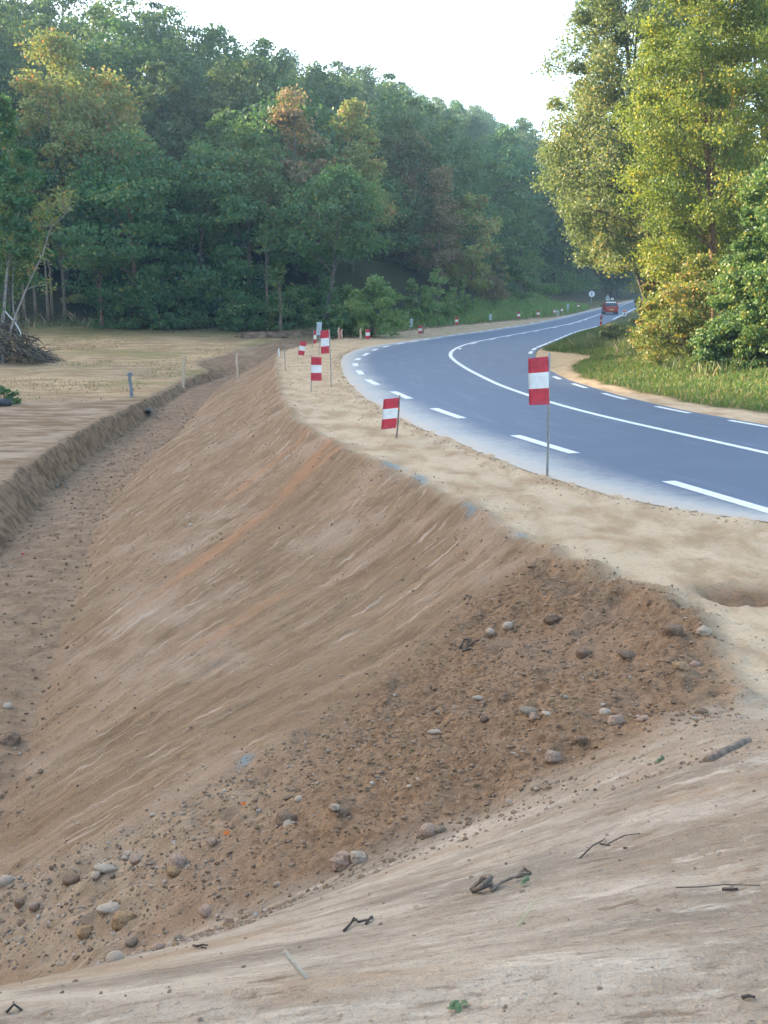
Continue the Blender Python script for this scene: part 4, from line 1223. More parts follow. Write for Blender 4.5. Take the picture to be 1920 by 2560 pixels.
board('red and white board, first of the three evenly spaced before the concrete parapet', (1293, 803), (1294, 780), ((1293, 781), (1300.5, 781), (1300, 795), (1293, 795)), rad=0.025, seed=10, rows=(4, 6, 4))
board('red and white board, second of the three evenly spaced before the concrete parapet', (1343, 796), (1344, 776), ((1342, 777), (1349, 777), (1349, 791), (1342, 791)), rad=0.025, seed=11, rows=(4, 6, 4))
board('small red and white board just left of the concrete parapet', (1384, 790), (1384, 772), ((1383, 773), (1389.5, 773), (1389, 783), (1383, 783)), rad=0.028, seed=12, rows=(3, 6, 2))
pr = on_road(1403, 789)
board('small red and white board standing in front of the parapet rail', (1403, 788), (1403, 768), ((1402, 769), (1407.5, 769), (1407, 780), (1402, 780)), rad=0.028, seed=13, rows=(3, 6, 2))
board('farthest small red and white board by the green verge below the round sign', (1446, 778), (1446, 761), ((1443, 761), (1449, 761), (1449, 769), (1443, 769)), rad=0.03, seed=14, rows=(2, 4, 3), ground=on_ground(1444, 780))
# plain plates
GPL = 'plain plates on thin posts'
board('pale blue-grey plain plate on a thin pole behind the red and white boards', (797, 889), (800, 805), ((792, 805), (805, 805), (803, 838), (790, 838)), rows=(1,), mats=[M_GREYP], rad=0.014, name='sign_plate', group=GPL, cat='sign', seed=15)
board('narrow grey plate on a thin post left of the far boards', (1024, 838), (1028, 797), ((1025.5, 797), (1032.5, 797), (1030.5, 817), (1023.5, 817)), rows=(1,), mats=[M_GREYP], rad=0.016, name='sign_plate', group=GPL, cat='sign', seed=16)
board('small grey plate on a post standing alone before the dark shrubs', (1226, 813), (1227, 784), ((1223, 785), (1229.5, 785), (1229, 800), (1223, 800)), rows=(1,), mats=[M_GREYP], rad=0.02, name='sign_plate', group=GPL, cat='sign', seed=17)

def post(name, label, base, top, w, mat, cat='post', group=None, cap=None, ground=None, notch=False):
    g = on_ground(*base) if ground is None else np.array(ground)
    t = np.array(at_y(top[0], top[1], g[1])) - g
    W = w * g[1] / F_PX
    mb = MB()
    n = 6
    pts = [(0, 0, -0.3), (0, 0, 0)] + [tuple(t * u + np.array([0.02 * sin(7 * u) * W * 8, 0, 0])) for u in (0.35, 0.7, 0.97, 1.0)]
    mb.tube(pts, [W * .5, W * .52, W * .5, W * .47, W * .45, W * .32], n)
    if notch: mb.tube([tuple(t * .90 + np.array([-W * .75, 0, 0])), tuple(t * .94 + np.array([W * .85, 0, 0]))], W * .36, 6)
    o = mb.build(name, mat, None, False)
    o.location = tuple(g)
    return tag(o, label, cat, group)

GS = 'survey stakes along the ditch'
post('survey_stake', 'weathered blue-grey stake with a knob on top at the ditch edge', (329, 993), (324, 931), 9, simple_mat('blue_grey_wood', (0.22, 0.24, 0.27), 0.85, 0, 0.3, 12), 'stake', GS, notch=True)
post('survey_stake', 'tall pale wooden stake in the middle of the field edge', (458, 968), (460, 890), 7.5, M_WOOD, 'stake', GS)
post('survey_stake', 'pale wooden stake where the ditch meets the bank', (593.5, 946), (592, 883), 6.5, M_WOOD, 'stake', GS)
post('survey_stake', 'short white stake at the top of the bank', (697, 891), (697, 871), 4, M_WHITE, 'stake', GS)
post('thin_rod', 'thin grey rod standing on the shoulder left of the boards', (713, 928), (711, 862), 2.2, M_STEEL, 'rod')
GW = 'wooden posts beside the earth mound'
post('wooden_post', 'pale wooden post wrapped in torn red and white tape', (848, 850), (847, 819), 6, M_WOOD, 'post', GW)
pw = bpy.data.objects['wooden_post']
mb = MB(); W = pw.location[1] / F_PX
for s, (a, b_, c_) in enumerate([(2, 28, 6), (4, 24, 9), (6, 14, 8)]):
    mb.add([(a * W * .5, -.1, b_ * W), (a * W * .5 + 2.6 * W, -.12, (b_ - 3) * W), (a * W * .5 + 3.2 * W, -.16, c_ * W), (a * W * .5 + 0.6 * W, -.13, (c_ - 4) * W)], [(0, 1, 2, 3)], s % 2)
    mb.add([(a * W * .5, -.096, b_ * W), (a * W * .5 + 2.6 * W, -.116, (b_ - 3) * W), (a * W * .5 + 3.2 * W, -.156, c_ * W), (a * W * .5 + 0.6 * W, -.126, (c_ - 4) * W)], [(3, 2, 1, 0)], s % 2)
mb.build('torn_tape', [M_RED, M_WHITE], pw)
post('wooden_post', 'wooden post right beside the taped one', (854, 850), (854.5, 823), 4.5, M_WOOD, 'post', GW)
post('wooden_post', 'wooden post left of the low red and white board', (901, 848), (902, 821), 5.5, M_WOOD, 'post', GW)
post('wooden_post', 'wooden post with a cross piece right of the low red and white board', (938.5, 845), (938, 819), 5, M_OLDWOOD, 'post', GW, notch=True)
post('wooden_post', 'dark wooden post right behind the board beside the grey plate', (1057.5, 834), (1057.5, 811), 4.5, M_OLDWOOD, 'post', GW)

# mound of dug earth behind the posts
M_EARTH = simple_mat('dug_earth', (0.19, 0.125, 0.08), 0.95, 0, 0.45, 2.5, 0.7, 0.1)
def blob_mesh(name, R, mat, seed, sub=3, amp=0.25, fr=1.6, parent=None, flat=False):
    bm = bmesh.new(); bmesh.ops.create_icosphere(bm, subdivisions=sub, radius=1.0)
    P = np.array([v.co[:] for v in bm.verts])
    d = 1 + amp * 2 * (fbm(P[:, 0] * fr + 9 + seed, P[:, 1] * fr + P[:, 2] * 1.3 * fr, seed, 3) + fbm(P[:, 2] * fr + 5, P[:, 0] * fr - seed + P[:, 1] * 1.1, seed + 5, 3))
    for v, k in zip(bm.verts, d):
        v.co = Vector((v.co.x * R[0] * k, v.co.y * R[1] * k, v.co.z * R[2] * k))
    me = bpy.data.meshes.new(name); bm.to_mesh(me); bm.free(); me.materials.append(mat)
    me.polygons.foreach_set('use_smooth', np.full(len(me.polygons), not flat))
    return link(bpy.data.objects.new(name, me), parent)
for px, top, sx, y_, s, lab in [(740, 826, 2.6, 82, 1, 'long mound of dug brown earth behind the boards, its left end'), (880, 820, 2.6, 84, 2, 'mound of dug brown earth behind the wooden posts'), (655, 829, 2.0, 80, 3, 'low heap of brown earth at the corner of the field')]:
    x, y, zt_ = at_y(px, top, y_)
    z0 = tz1(x, y_); h = max(0.3, zt_ - z0 + .25)
    o = blob_mesh('earth_mound', (sx, 1.6, h), M_EARTH, s, 4, 0.2, 2.4); o.location = (x, y_, z0 - .25); tag(o, lab, 'earth mound', 'mounds of dug earth'); print('mound', z0, zt_, h)

# concrete parapet with its rail end on the far left of the road
p0 = on_road(1398, 790); p1 = on_road(1418, 783)
ang = math.atan2(p1[1] - p0[1], p1[0] - p0[0])
root = empty('parapet', (p0[0] - .3, p0[1], p0[2]), 0, 'pale concrete parapet at the end of the sand strip by the far road', 'parapet')
S = p0[1] / F_PX
mb = MB(); mb.box((0, 0, 5.2 * S), (13 * S, .5, 10.4 * S)); mb.build('end_block', M_CONC, root, bevel=0.03)
mb = MB(); mb.tube([(3 * S, .2, 9 * S), (14 * S, 5, 14 * S), (21 * S, 9, 19 * S)], 0.16, 6); mb.tube([(3 * S, .2, 9 * S - .0), (3.2 * S, .3, 10 * S)], 0.16, 6); mb.build('rail', M_GREYP, root, True)
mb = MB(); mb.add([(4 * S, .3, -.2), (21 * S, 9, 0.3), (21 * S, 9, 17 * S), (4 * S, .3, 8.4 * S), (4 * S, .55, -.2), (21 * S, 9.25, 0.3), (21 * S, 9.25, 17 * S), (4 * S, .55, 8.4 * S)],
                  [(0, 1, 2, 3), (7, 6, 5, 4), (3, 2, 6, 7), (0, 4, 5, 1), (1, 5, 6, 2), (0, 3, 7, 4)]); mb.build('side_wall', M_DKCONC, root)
g = on_ground(1419, 782)
mb = MB(); t = np.array(at_y(1418, 759, g[1])) - g
mb.box((0, 0, t[2] / 2), (6 * S, .1, t[2])); o = mb.build('marker_post', M_GREYP, None, bevel=0.02); o.location = tuple(g)
tag(o, 'tall narrow grey post at the end of the parapet rail', 'post')

# round sign with two dark bars
g = on_ground(1478, 770)
D = g[1] / F_PX
root = empty('round_sign', tuple(g), 0, 'round white road sign with two dark upright marks on a grey pole', 'road sign')
zc = float(at_y(1479, 735, g[1])[2] - g[2]); R_ = 7.6 * D
mb = MB(); mb.tube([(0, 0, -.3), (0, 0, zc + R_ * .8)], 0.045, 8); mb.build('pole', M_STEEL, root, True)
def disc(name, r, y, th, mat, parent, z, x=0):
    mb = MB(); n = 28
    a = [(x + r * cos(2 * pi * k / n), y, z + r * sin(2 * pi * k / n)) for k in range(n)]; b_ = [(p[0], y + th, p[2]) for p in a]
    mb.add(a + b_, [tuple(range(n))[::-1][::-1], tuple(range(2 * n - 1, n - 1, -1))] + [(k, n + k, n + (k + 1) % n, (k + 1) % n) for k in range(n)])
    return mb.build(name, mat, parent)
M_BORD = simple_mat('sign_border', (0.25, 0.30, 0.36), 0.5)
M_SIGNW = simple_mat('sign_white', (0.80, 0.82, 0.84), 0.4, 0, 0.04)
M_SIGNK = simple_mat('sign_black', (0.05, 0.06, 0.075), 0.5)
disc('rim', R_, -0.075, 0.02, M_BORD, root, zc)
disc('face', R_ * .93, -0.079, 0.008, M_SIGNW, root, zc)
mb = MB(); mb.box((0.02 * R_, -0.083, zc), (.16 * R_, .006, 1.45 * R_)); mb.box((0.02 * R_, -0.0835, zc + .28 * R_), (.3 * R_, .005, .3 * R_)); mb.box((0.02 * R_, -0.0835, zc - .3 * R_), (.3 * R_, .005, .3 * R_))
mb.build('dark_mark', M_SIGNK, root)
mb = MB(); mb.box((-.36 * R_, -0.083, zc), (.10 * R_, .006, .85 * R_)); mb.build('grey_mark', simple_mat('sign_grey', (0.40, 0.44, 0.48), 0.5), root)

# triangular sign with a plate below, further on
yt = g[1] + 30
def wp(px, py, y): return np.array(at_y(px, py, y))
bt = wp(1520, 757, yt); bt[2] = min(bt[2], tz1(bt[0], yt))
root = empty('triangle_sign', tuple(bt), 0, 'grey triangular sign seen from behind with a plate beneath, beyond the car', 'road sign')
A = [wp(1519.5, 736, yt) - bt, wp(1526, 747, yt) - bt, wp(1513, 747, yt) - bt]
mb = MB(); mb.add([tuple(p) for p in A] + [tuple(p + np.array([0, .03, 0])) for p in A], [(0, 2, 1), (3, 4, 5), (0, 1, 4, 3), (1, 2, 5, 4), (2, 0, 3, 5)]); mb.build('triangle', M_GREYP, root)
p = wp(1519.5, 749.2, yt) - bt; mb = MB(); mb.box(tuple(p), (11 * yt / F_PX, .03, 2.6 * yt / F_PX)); mb.build('plate', M_SIGNW, root)
mb = MB(); mb.tube([(A[0][0], .06, -.3), (A[0][0], .06, A[1][2])], .05, 6); mb.build('pole', M_STEEL, root, True)
bp = wp(1532, 757, yt + 8); bp[2] = min(bp[2], tz1(bp[0], yt + 8))
root = empty('sign_plate', tuple(bp), 0, 'small pale sign plate low beside the grey triangular sign, just above the car', 'sign', GPL)
S2 = (yt + 8) / F_PX; p = wp(1531, 747.5, yt + 8) - bp
mb = MB(); mb.box(tuple(p), (7 * S2, .04, 5 * S2)); mb.build('panel', M_SIGNW, root, bevel=.008)
mb = MB(); mb.tube([(p[0], .06, -.3), (p[0], .06, p[2])], .05, 6); mb.build('pole', M_STEEL, root, True)

# red and white cylinder post and beacon box on the right edge of the road
g = on_ground(1502, 822); S = g[1] / F_PX
root = empty('traffic_cylinder', tuple(g), 0, 'red and dark banded traffic cylinder at the right edge of the far road', 'traffic post')
zt = float(at_y(1502, 789, g[1])[2] - g[2])
mb = MB(); mb.tube([(0, 0, -.1), (0, 0, zt * .36)], 2.2 * S, 10); mb.build('stem', M_ORANGE, root, True)
M_PINK = simple_mat('faded_band', (0.72, 0.38, 0.33), 0.5)
for a, b_, m_, nm in [(.36, .52, M_RED, 'band'), (.52, .70, M_PINK, 'band'), (.70, .80, M_SIGNK, 'band'), (.80, 1.0, M_RED, 'band')]:
    mb = MB(); mb.tube([(0, 0, zt * a), (0, 0, zt * b_ - .002)], 2.9 * S, 12); mb.build(nm, m_, root, True)
g = on_ground(1560, 796); S = g[1] / F_PX
root = empty('warning_beacon', tuple(g), 0, 'white box beacon with an orange lamp on top at the right road edge', 'beacon')
zz = lambda py: float(at_y(1560, py, g[1])[2] - g[2])
mb = MB(); mb.box((0, 0, (zz(791) + zz(780)) / 2), (10 * S, 5 * S, zz(780) - zz(791))); mb.build('box', M_SIGNW, root, bevel=.03)
mb = MB(); mb.box((0, 0, zz(791) / 2 - .05), (6 * S, 3 * S, max(zz(791), .1) + .1)); mb.build('foot', M_DKCONC, root)
mb = MB(); mb.tube([(0, 0, zz(780)), (0, 0, zz(777)), (0, 0, zz(774.5))], [3.6 * S, 3.4 * S, 1.6 * S], 12); mb.build('lamp', M_ORANGE, root, True)
mb = MB(); mb.box((0, -2.53 * S, (zz(789) + zz(782)) / 2), (3 * S, .01, zz(782) - zz(789))); mb.build('dark_panel', M_BORD, root)

# ------------------------------------------------------------------ red hatchback driving away
def car():
    yc = 128.0
    p = on_road(1528, 786.5); x0 = float(x_cen(p[1]) + 1.45) if False else p[0]; y0 = p[1]
    k = float(x_cen(y0 + 2) - x_cen(y0 - 2)) / 4
    rz = -math.atan(k) * 0.35
    root = empty('car', (x0, y0, float(road_z(x0, y0))), rz, 'small red hatchback with pale sky glare painted on its roof driving away on the far road', 'car')
    paint = simple_mat('car_red', (0.42, 0.028, 0.035), 0.28, 0, 0.05, 3, 0, 0.6)
    glass = simple_mat('car_glass', (0.035, 0.045, 0.055), 0.08, 0, 0.1, 3, 0, 0.8)
    roof_glare = simple_mat('car_roof_glare', (0.80, 0.80, 0.80), 0.3)  # white colour stands in for the sky's reflection on the roof
    lamp = simple_mat('tail_lamp', (0.45, 0.02, 0.02), 0.25); plate = simple_mat('plate_yellow', (0.75, 0.55, 0.12), 0.5)
    hw = 0.83
    # lower body lofted from tail to nose: (y, half width, z bottom, z belt)
    secs = [(-0.02, .72, .42, .80), (0.03, .79, .30, .90), (0.25, .82, .26, .93), (0.8, .83, .24, .92), (1.9, .83, .22, .90), (2.8, .83, .22, .88), (3.3, .80, .24, .80), (3.62, .72, .28, .70), (3.72, .60, .36, .58)]
    V = []; F = []
    for (y, w, zb, zt_) in secs:
        V += [(-w * .93, y, zb), (-w, y, zb + .12), (-w, y, (zb + zt_) / 2), (-w * .96, y, zt_), (-w * .5, y, zt_ + .02), (0, y, zt_ + .03), (w * .5, y, zt_ + .02), (w * .96, y, zt_), (w, y, (zb + zt_) / 2), (w, y, zb + .12), (w * .93, y, zb)]
    n = 11
    for i in range(len(secs) - 1):
        for j in range(n):
            j2 = (j + 1) % n
            F.append((i * n + j, i * n + j2, (i + 1) * n + j2, (i + 1) * n + j))
    F.append(tuple(range(n - 1, -1, -1))); F.append(tuple((len(secs) - 1) * n + j for j in range(n)))
    mb = MB(); mb.add(V, F); mb.build('body', paint, root, True)
    # cabin
    cs = [(0.04, .74, .90, .74, .92), (0.10, .76, .90, .70, 1.02), (0.42, .78, .90, .60, 1.36), (0.75, .79, .90, .58, 1.42), (1.5, .79, .90, .58, 1.42), (1.95, .79, .90, .57, 1.36), (2.75, .76, .88, .66, .90)]
    V = []; F = []
    for (y, wb, zb, wt, zt_) in cs:
        V += [(-wb, y, zb), (-wt, y, zt_ - .03), (-wt * .8, y, zt_), (wt * .8, y, zt_), (wt, y, zt_ - .03), (wb, y, zb)]
    n = 6
    for i in range(len(cs) - 1):
        for j in range(n - 1):
            F.append((i * n + j, i * n + j + 1, (i + 1) * n + j + 1, (i + 1) * n + j))
    mb = MB(); mb.add(V, F); mb.build('window_glass', glass, root, True)
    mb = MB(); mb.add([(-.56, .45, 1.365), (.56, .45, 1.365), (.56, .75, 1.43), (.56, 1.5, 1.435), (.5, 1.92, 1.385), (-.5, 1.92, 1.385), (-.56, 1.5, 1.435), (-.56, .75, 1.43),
                      (-.58, .38, 1.32), (.58, .38, 1.32)], [(0, 1, 2, 7), (7, 2, 3, 6), (6, 3, 4, 5), (8, 9, 1, 0)]); mb.build('roof', roof_glare, root)
    for s in (-1, 1):
        mb = MB(); mb.tube([(s * .77, .06, .90), (s * .70, .16, 1.06), (s * .62, .40, 1.34)], .045, 6); mb.tube([(s * .80, 1.3, .9), (s * .60, 1.3, 1.39)], .04, 6); mb.tube([(s * .80, 2.7, .9), (s * .59, 1.95, 1.36)], .04, 6)
        mb.tube([(s * .60, .40, 1.37), (s * .59, 1.9, 1.38)], .04, 6); mb.build('pillar', paint, root, True)
        mb = MB(); mb.box((s * .70, -.005, .80), (.16, .08, .24)); mb.build('tail_light', lamp, root, bevel=.02)
        mb = MB(); mb.box((s * .95, 2.25, .96), (.2, .1, .14)); mb.tube([(s * .8, 2.25, .93), (s * .9, 2.25, .95)], .03, 6); mb.build('mirror', M_BLACK, root)
        for yy in (.62, 3.0):
            mb = MB(); mb.tube([(s * .64, yy, .28), (s * .81, yy, .28)], .285, 20); w_ = mb.build('wheel', M_BLACK, root, True)
            mb = MB(); mb.tube([(s * .80, yy, .28), (s * .818, yy, .28)], .17, 14); mb.build('rim', M_STEEL, w_, True)
    mb = MB(); mb.box((0, -.05, .40), (1.5, .14, .20)); mb.build('bumper', paint, root, bevel=.04)
    mb = MB(); mb.box((0, -.01, .28), (1.36, .1, .10)); mb.build('skirt', M_BLACK, root)
    mb = MB(); mb.box((0, -.13, .55), (.52, .02, .11)); mb.build('number_plate', plate, root)
    mb = MB(); mb.box((0, .02, .68), (.9, .03, .05)); mb.build('tailgate_trim', M_BLACK, root)
car()

# ------------------------------------------------------------------ left side: brush pile, leaning stems, log
g = on_ground(30, 905)
root = empty('brush_pile', tuple(g), 0, 'heap of cut branches and brushwood at the left edge of the field', 'brush pile')
r = np.random.default_rng(5)
S = g[1] / F_PX
mbs = [MB(), MB()]
for i in range(420):
    u = r.uniform(-1.5, 1) ** 1; x = u * 88 * S
    top_ = max(0.15, 105 * S * (1 - max(0, u) ** 0.9) * (1.0 if u > -.6 else 0.9))
    z = r.uniform(0.02, 1) ** 0.8 * top_; y = r.normal(0, 1.1)
    L = r.uniform(0.7, 2.4); a = r.normal(-0.55 if u > -.1 else 0.2, 0.45); b_ = r.uniform(-.7, .7)
    d = np.array([cos(a) * cos(b_), sin(b_), sin(a) * cos(b_)])
    p0_ = np.array([x, y, z]) - d * L / 2; p1_ = np.array([x, y, z]) + d * L / 2
    for p in (p0_, p1_): p[2] = max(p[2], 0.02)
    rr = r.uniform(.012, .045)
    mid = (p0_ + p1_) / 2 + r.normal(0, .06, 3)
    mbs[0 if r.random() < .5 else 1].tube([p0_, mid, p1_], [rr, rr * .85, rr * .5], 5)
mbs[0].build('branches', B_DARK, root, True); mbs[1].build('pale_branches', B_PALE, root, True)
n = 2600
P = np.stack([r.uniform(-110, 85, n) * S, r.normal(0, 1.1, n), r.uniform(0, 1, n)], 1)
P[:, 2] *= np.clip(100 * S * (1 - np.clip(P[:, 0] / (88 * S), 0, 1) ** .9), .1, 9) * 0.9
V, Fq = leaf_quads(P, 0.16, 0.11, r)
mesh_np('dead_leaves', V, Fq, L_BRN, False, root, attrs={'tone': np.repeat(r.uniform(0, 0.6, n), 4)})

g2 = on_ground(20, 900); y2 = g2[1] - 1.6
def stem_px(name, label, pts, w, mat, y, cat='branch', r2=0.4, parent=None, group=None):
    P = [np.array(at_y(px, py, y)) for px, py in pts]
    base = P[0].copy()
    mb = MB(); Rr = w * y / F_PX / 2
    mb.tube([p - base for p in P], [Rr * (1 - (1 - r2) * i / (len(P) - 1)) for i in range(len(P))], 7)
    o = mb.build(name, mat, parent, True)
    if parent is None:
        o.location = tuple(base); tag(o, label, cat, group)
    return o
stem_px('bent_branch', 'white peeled branch bending down over the brush pile', [(11, 776), (22, 789), (33, 801), (44, 817), (51, 830), (52, 836), (49, 840)], 3.6, M_WHITE, y2, 'branch', 0.8)
B_STEM = bark('bark_silver', (0.30, 0.28, 0.26))
def sapling_px(label, pts, w, y, nleaf, lm, spread):
    P = [np.array(at_y(px, py, y)) for px, py in pts]
    base = P[0].copy(); base[2] = min(base[2], tz1(base[0], y))
    root = empty('leaning_sapling', tuple(base), 0, label, 'sapling', 'leaning saplings by the brush pile')
    mb = MB(); Rr = w * y / F_PX / 2
    Q_ = [base * 1.0 - np.array([0, 0, .2])] + P
    mb.tube([q - base for q in Q_], [Rr * (1.1 - .9 * i / len(P)) for i in range(len(Q_))], 7)
    rr = np.random.default_rng(int(w * 100))
    C = []
    for i in range(16):
        u = rr.uniform(.45, 1); k = min(int(u * (len(P) - 1)), len(P) - 2); f = u * (len(P) - 1) - k
        p = P[k] * (1 - f) + P[k + 1] * f - base
        q = p + np.array([rr.normal(0, spread), rr.normal(0, spread), rr.uniform(.2, 1.2) * spread])
        mb.tube([p, (p + q) / 2 + np.array([0, 0, .1]), q], [Rr * .35, Rr * .25, Rr * .1], 5, cap=False); C.append(q)
    mb.build('trunk', B_STEM, root, True)
    C = np.array(C); k = nleaf // len(C)
    Pn = (C[:, None, :] + rr.normal(0, spread * .35, (len(C), k, 3))).reshape(-1, 3)
    V, Fq = leaf_quads(Pn, .2, .13, rr)
    mesh_np('crown', V, Fq, lm, False, root, attrs={'tone': np.repeat(rr.uniform(0, 1, len(Pn)), 4)})
sapling_px('thicker grey stem rising from the brush pile at the left edge', [(4, 830), (10, 770), (16, 700), (23, 650), (40, 560), (58, 470)], 11, y2, 1500, L_MID, 1.0)
sapling_px('thin grey stem leaning far to the right over the brush pile', [(6, 890), (22, 840), (38, 790), (70, 712), (106, 637), (127, 568), (178, 522)], 8, y2 - .3, 900, L_YEL, .8)
sapling_px('thin upright grey stem between the two leaning ones', [(40, 800), (33, 775), (31, 720), (34, 660), (30, 600), (38, 540)], 5.5, y2 + .4, 500, L_YEL, .7)
g = on_ground(12, 1016)
mb = MB(); mb.tube([(-.9, .2, .16), (-.2, .05, .17), (.26, 0, .16)], [.17, .165, .16], 14); o = mb.build('log', simple_mat('wet_log', (.055, .06, .07), .6, 0, .3, 10), None, True); o.location = tuple(g); tag(o, 'dark round log lying at the left picture edge on the stripped ground', 'log')
tree_px('shrub', 'low green shrub stub beside the dark log at the left edge', 'shrub', 2, 962, 60, float(g[1]) + 1.0, 'dome', L_DARK, B_DARK, 900, 0.12, 0.0, ncl=24, stems=3, rad=.02, group=None)

# ditch: pipe mouth with plank in the notch of the bank
g = on_ground(372, 1040)
root = empty('drain_pipe', tuple(g), 0, 'dark pipe mouth with a plank beside it in the ditch bank below the blue-grey stake', 'drain pipe')
S = g[1] / F_PX
mb = MB(); n = 18
a = [(cos(2 * pi * k / n) * 9 * S, -.25, 8 * S + sin(2 * pi * k / n) * 9 * S) for k in range(n)]; b_ = [(p[0] - .2, .8, p[2]) for p in a]; c_ = [(p[0] * .8, -.25, (p[2] - 8 * S) * .8 + 8 * S) for p in a]; d_ = [(p[0] * .8 - .2, .75, (p[2] - 8 * S) * .8 + 8 * S) for p in a]
fs = []
for k in range(n):
    k2 = (k + 1) % n
    fs += [(k, k2, n + k2, n + k), (k, 2 * n + k, 2 * n + k2, k2), (2 * n + k, 3 * n + k, 3 * n + k2, 2 * n + k2)]
fs.append(tuple(range(3 * n, 4 * n)))
mb.add(a + b_ + c_ + d_, fs); mb.build('pipe', M_DKCONC, root, True)
P0, P1 = [np.array(at_y(px, py, g[1] - .5)) - g for px, py in ((366, 1008), (396, 1046))]
mb = MB(); dv_ = Vector(P1 - P0); Mx = dv_.to_track_quat('X', 'Z').to_matrix().to_4x4(); mb.box(tuple((P0 + P1) / 2), (dv_.length, .16, .05), 0, Mx); mb.build('plank', M_OLDWOOD, root)
# ------------------------------------------------------------------ stones and clods
def stone_mat(name, a, var=0.3):
    m = simple_mat(name, a, 0.92, 0, var, 5.0, 0.6, 0.15); return m
S_BROWN = stone_mat('clod_brown', (0.235, 0.155, 0.10)); S_OCH = stone_mat('clod_ochre', (0.33, 0.21, 0.11)); S_PALE = stone_mat('stone_pale', (0.46, 0.36, 0.26), 0.15)
S_PINK = stone_mat('stone_pink', (0.38, 0.265, 0.185)); S_GREY = stone_mat('stone_grey', (0.28, 0.215, 0.15))
SM = {'b': S_BROWN, 'o': S_OCH, 'p': S_PALE, 'k': S_PINK, 'g': S_GREY}
smesh = {}
def stone(kind, shape, seed):
    key = (kind, shape, seed % 4)
    if key not in smesh:
        R, amp, fl = {'r': ((1, 1, .85), .12, False), 'c': ((1, .9, .8), .34, False), 'f': ((1.2, .8, .38), .16, False), 'a': ((1, .8, .75), .42, True)}[shape]
        o = blob_mesh('stone', R, SM[kind], 7 + 13 * (seed % 4) + ord(shape), 3, amp, 1.3 if shape != 'c' else 2.0, None, fl)
        smesh[key] = o.data; bpy.data.objects.remove(o)
    o = bpy.data.objects.new('stone' if shape in 'rfa' else 'clod', smesh[key]); COL.objects.link(o); return o

NOTED = [  # px, py(bottom), width px, kind, shape, label
    (446, 2176, 56, 'k', 'c', 'big pinkish boulder of clay at the foot of the rubble'),
    (438, 2196, 46, 'o', 'c', 'ochre clod resting against the big pinkish boulder'),
    (288, 2410, 42, 'p', 'r', 'smooth pale round stone at the edge of the pale clay, bottom left'),
    (214, 2346, 48, 'o', 'c', 'bright ochre clod low on the left, by itself'),
    (311, 2322, 66, 'o', 'c', 'shaggy brown clod right of the bright ochre one'),
    (275, 2283, 54, 'p', 'f', 'flat pale slab above the shaggy brown clod'),
    (52, 2266, 34, 'b', 'a', 'dark brown angular stone near the left edge'),
    (85, 2274, 28, 'k', 'r', 'small upright pinkish stone right of the dark angular one'),
    (14, 2216, 40, 'p', 'r', 'pale stone cut by the left picture edge'),
    (177, 2214, 42, 'b', 'c', 'rusty brown clod on the left of the ditch end'),
    (239, 2196, 26, 'p', 'r', 'small white stone left of the big pinkish boulder'),
    (262, 2183, 50, 'p', 'f', 'long pale stone above the small white one'),
    (322, 2150, 32, 'p', 'a', 'pale angular stone at the top of the pale cluster'),
    (342, 2162, 40, 'k', 'c', 'pinkish clod in the pale cluster'),
    (518, 2290, 42, 'k', 'c', 'reddish clod with a dark hollow below it, lower middle'),
    (446, 2352, 24, 'g', 'r', 'small dark grey stone on the edge of the clay'),
    (395, 2380, 30, 'k', 'r', 'half-buried pale brown stone close to the clay edge'),
    (330, 2364, 30, 'g', 'r', 'small grey round stone above the smooth pale one'),
    (838, 2026, 26, 'p', 'a', 'pale upright stone in the middle of the rubble'),
    (748, 2006, 24, 'p', 'r', 'small round pale stone left of the upright pale one'),
    (717, 2066, 58, 'b', 'c', 'big brown clod in the lower middle of the rubble'),
    (858, 2170, 62, 'k', 'a', 'blocky pinkish boulder, left of the pair at the clay edge'),
    (896, 2158, 44, 'p', 'a', 'blocky pale boulder, right of the pair at the clay edge'),
    (1269, 1573, 28, 'p', 'r', 'pale round stone high on the rubble, right of two'),
    (1226, 1588, 24, 'p', 'r', 'pale round stone high on the rubble, left of two'),
    (1195, 1750, 24, 'p', 'f', 'white flat stone in the centre of the rubble'),
    (1085, 1838, 30, 'p', 'f', 'tilted pale flat stone at mid height of the rubble'),
    (1370, 1792, 30, 'p', 'f', 'pale flat stone right of the rubble centre'),
    (1512, 1790, 30, 'p', 'r', 'pale round stone near the lower right edge of the rubble'),
    (1680, 1590, 44, 'b', 'c', 'large brown clod near the right end of the rubble'),
    (1702, 1686, 46, 'o', 'a', 'ochre block below the large brown clod'),
    (1738, 1670, 26, 'k', 'r', 'rounded pinkish stone right of the ochre block'),
    (1380, 1560, 40, 'b', 'c', 'dark brown clod in the upper middle of the rubble'),
    (1457, 1648, 40, 'b', 'c', 'reddish brown clod below the dark brown one'),
    (1324, 1790, 46, 'g', 'f', 'grey-brown slab lying in the middle of the rubble'),
    (1568, 1648, 48, 'b', 'f', 'long brown slab on the upper right of the rubble'),
    (1384, 1908, 46, 'k', 'c', 'pinkish clod at the lower edge of the rubble, right half'),
    (1450, 1862, 34, 'b', 'c', 'brown lump right of the pinkish clod at the lower edge'),
    (1541, 1815, 40, 'k', 'c', 'pale brown lump under the round pale stone'),
    (1762, 1590, 34, 'p', 'a', 'whitish clay lump on the right rim of the hollow'),
    (29, 1870, 56, 'b', 'a', 'brown angular stone lying on the ditch floor at the left edge'),
    (20, 1773, 24, 'p', 'r', 'pale stone on the ditch floor at the left edge'),
    (477, 1318, 15, 'p', 'r', 'lone small pale stone stuck on the smooth bank'),
    (1072, 2092, 46, 'k', 'r', 'pale clod right of the pale boulder pair at the clay edge'),
    (1100, 2082, 26, 'g', 'r', 'grey stone among the clods at the clay edge'),
]
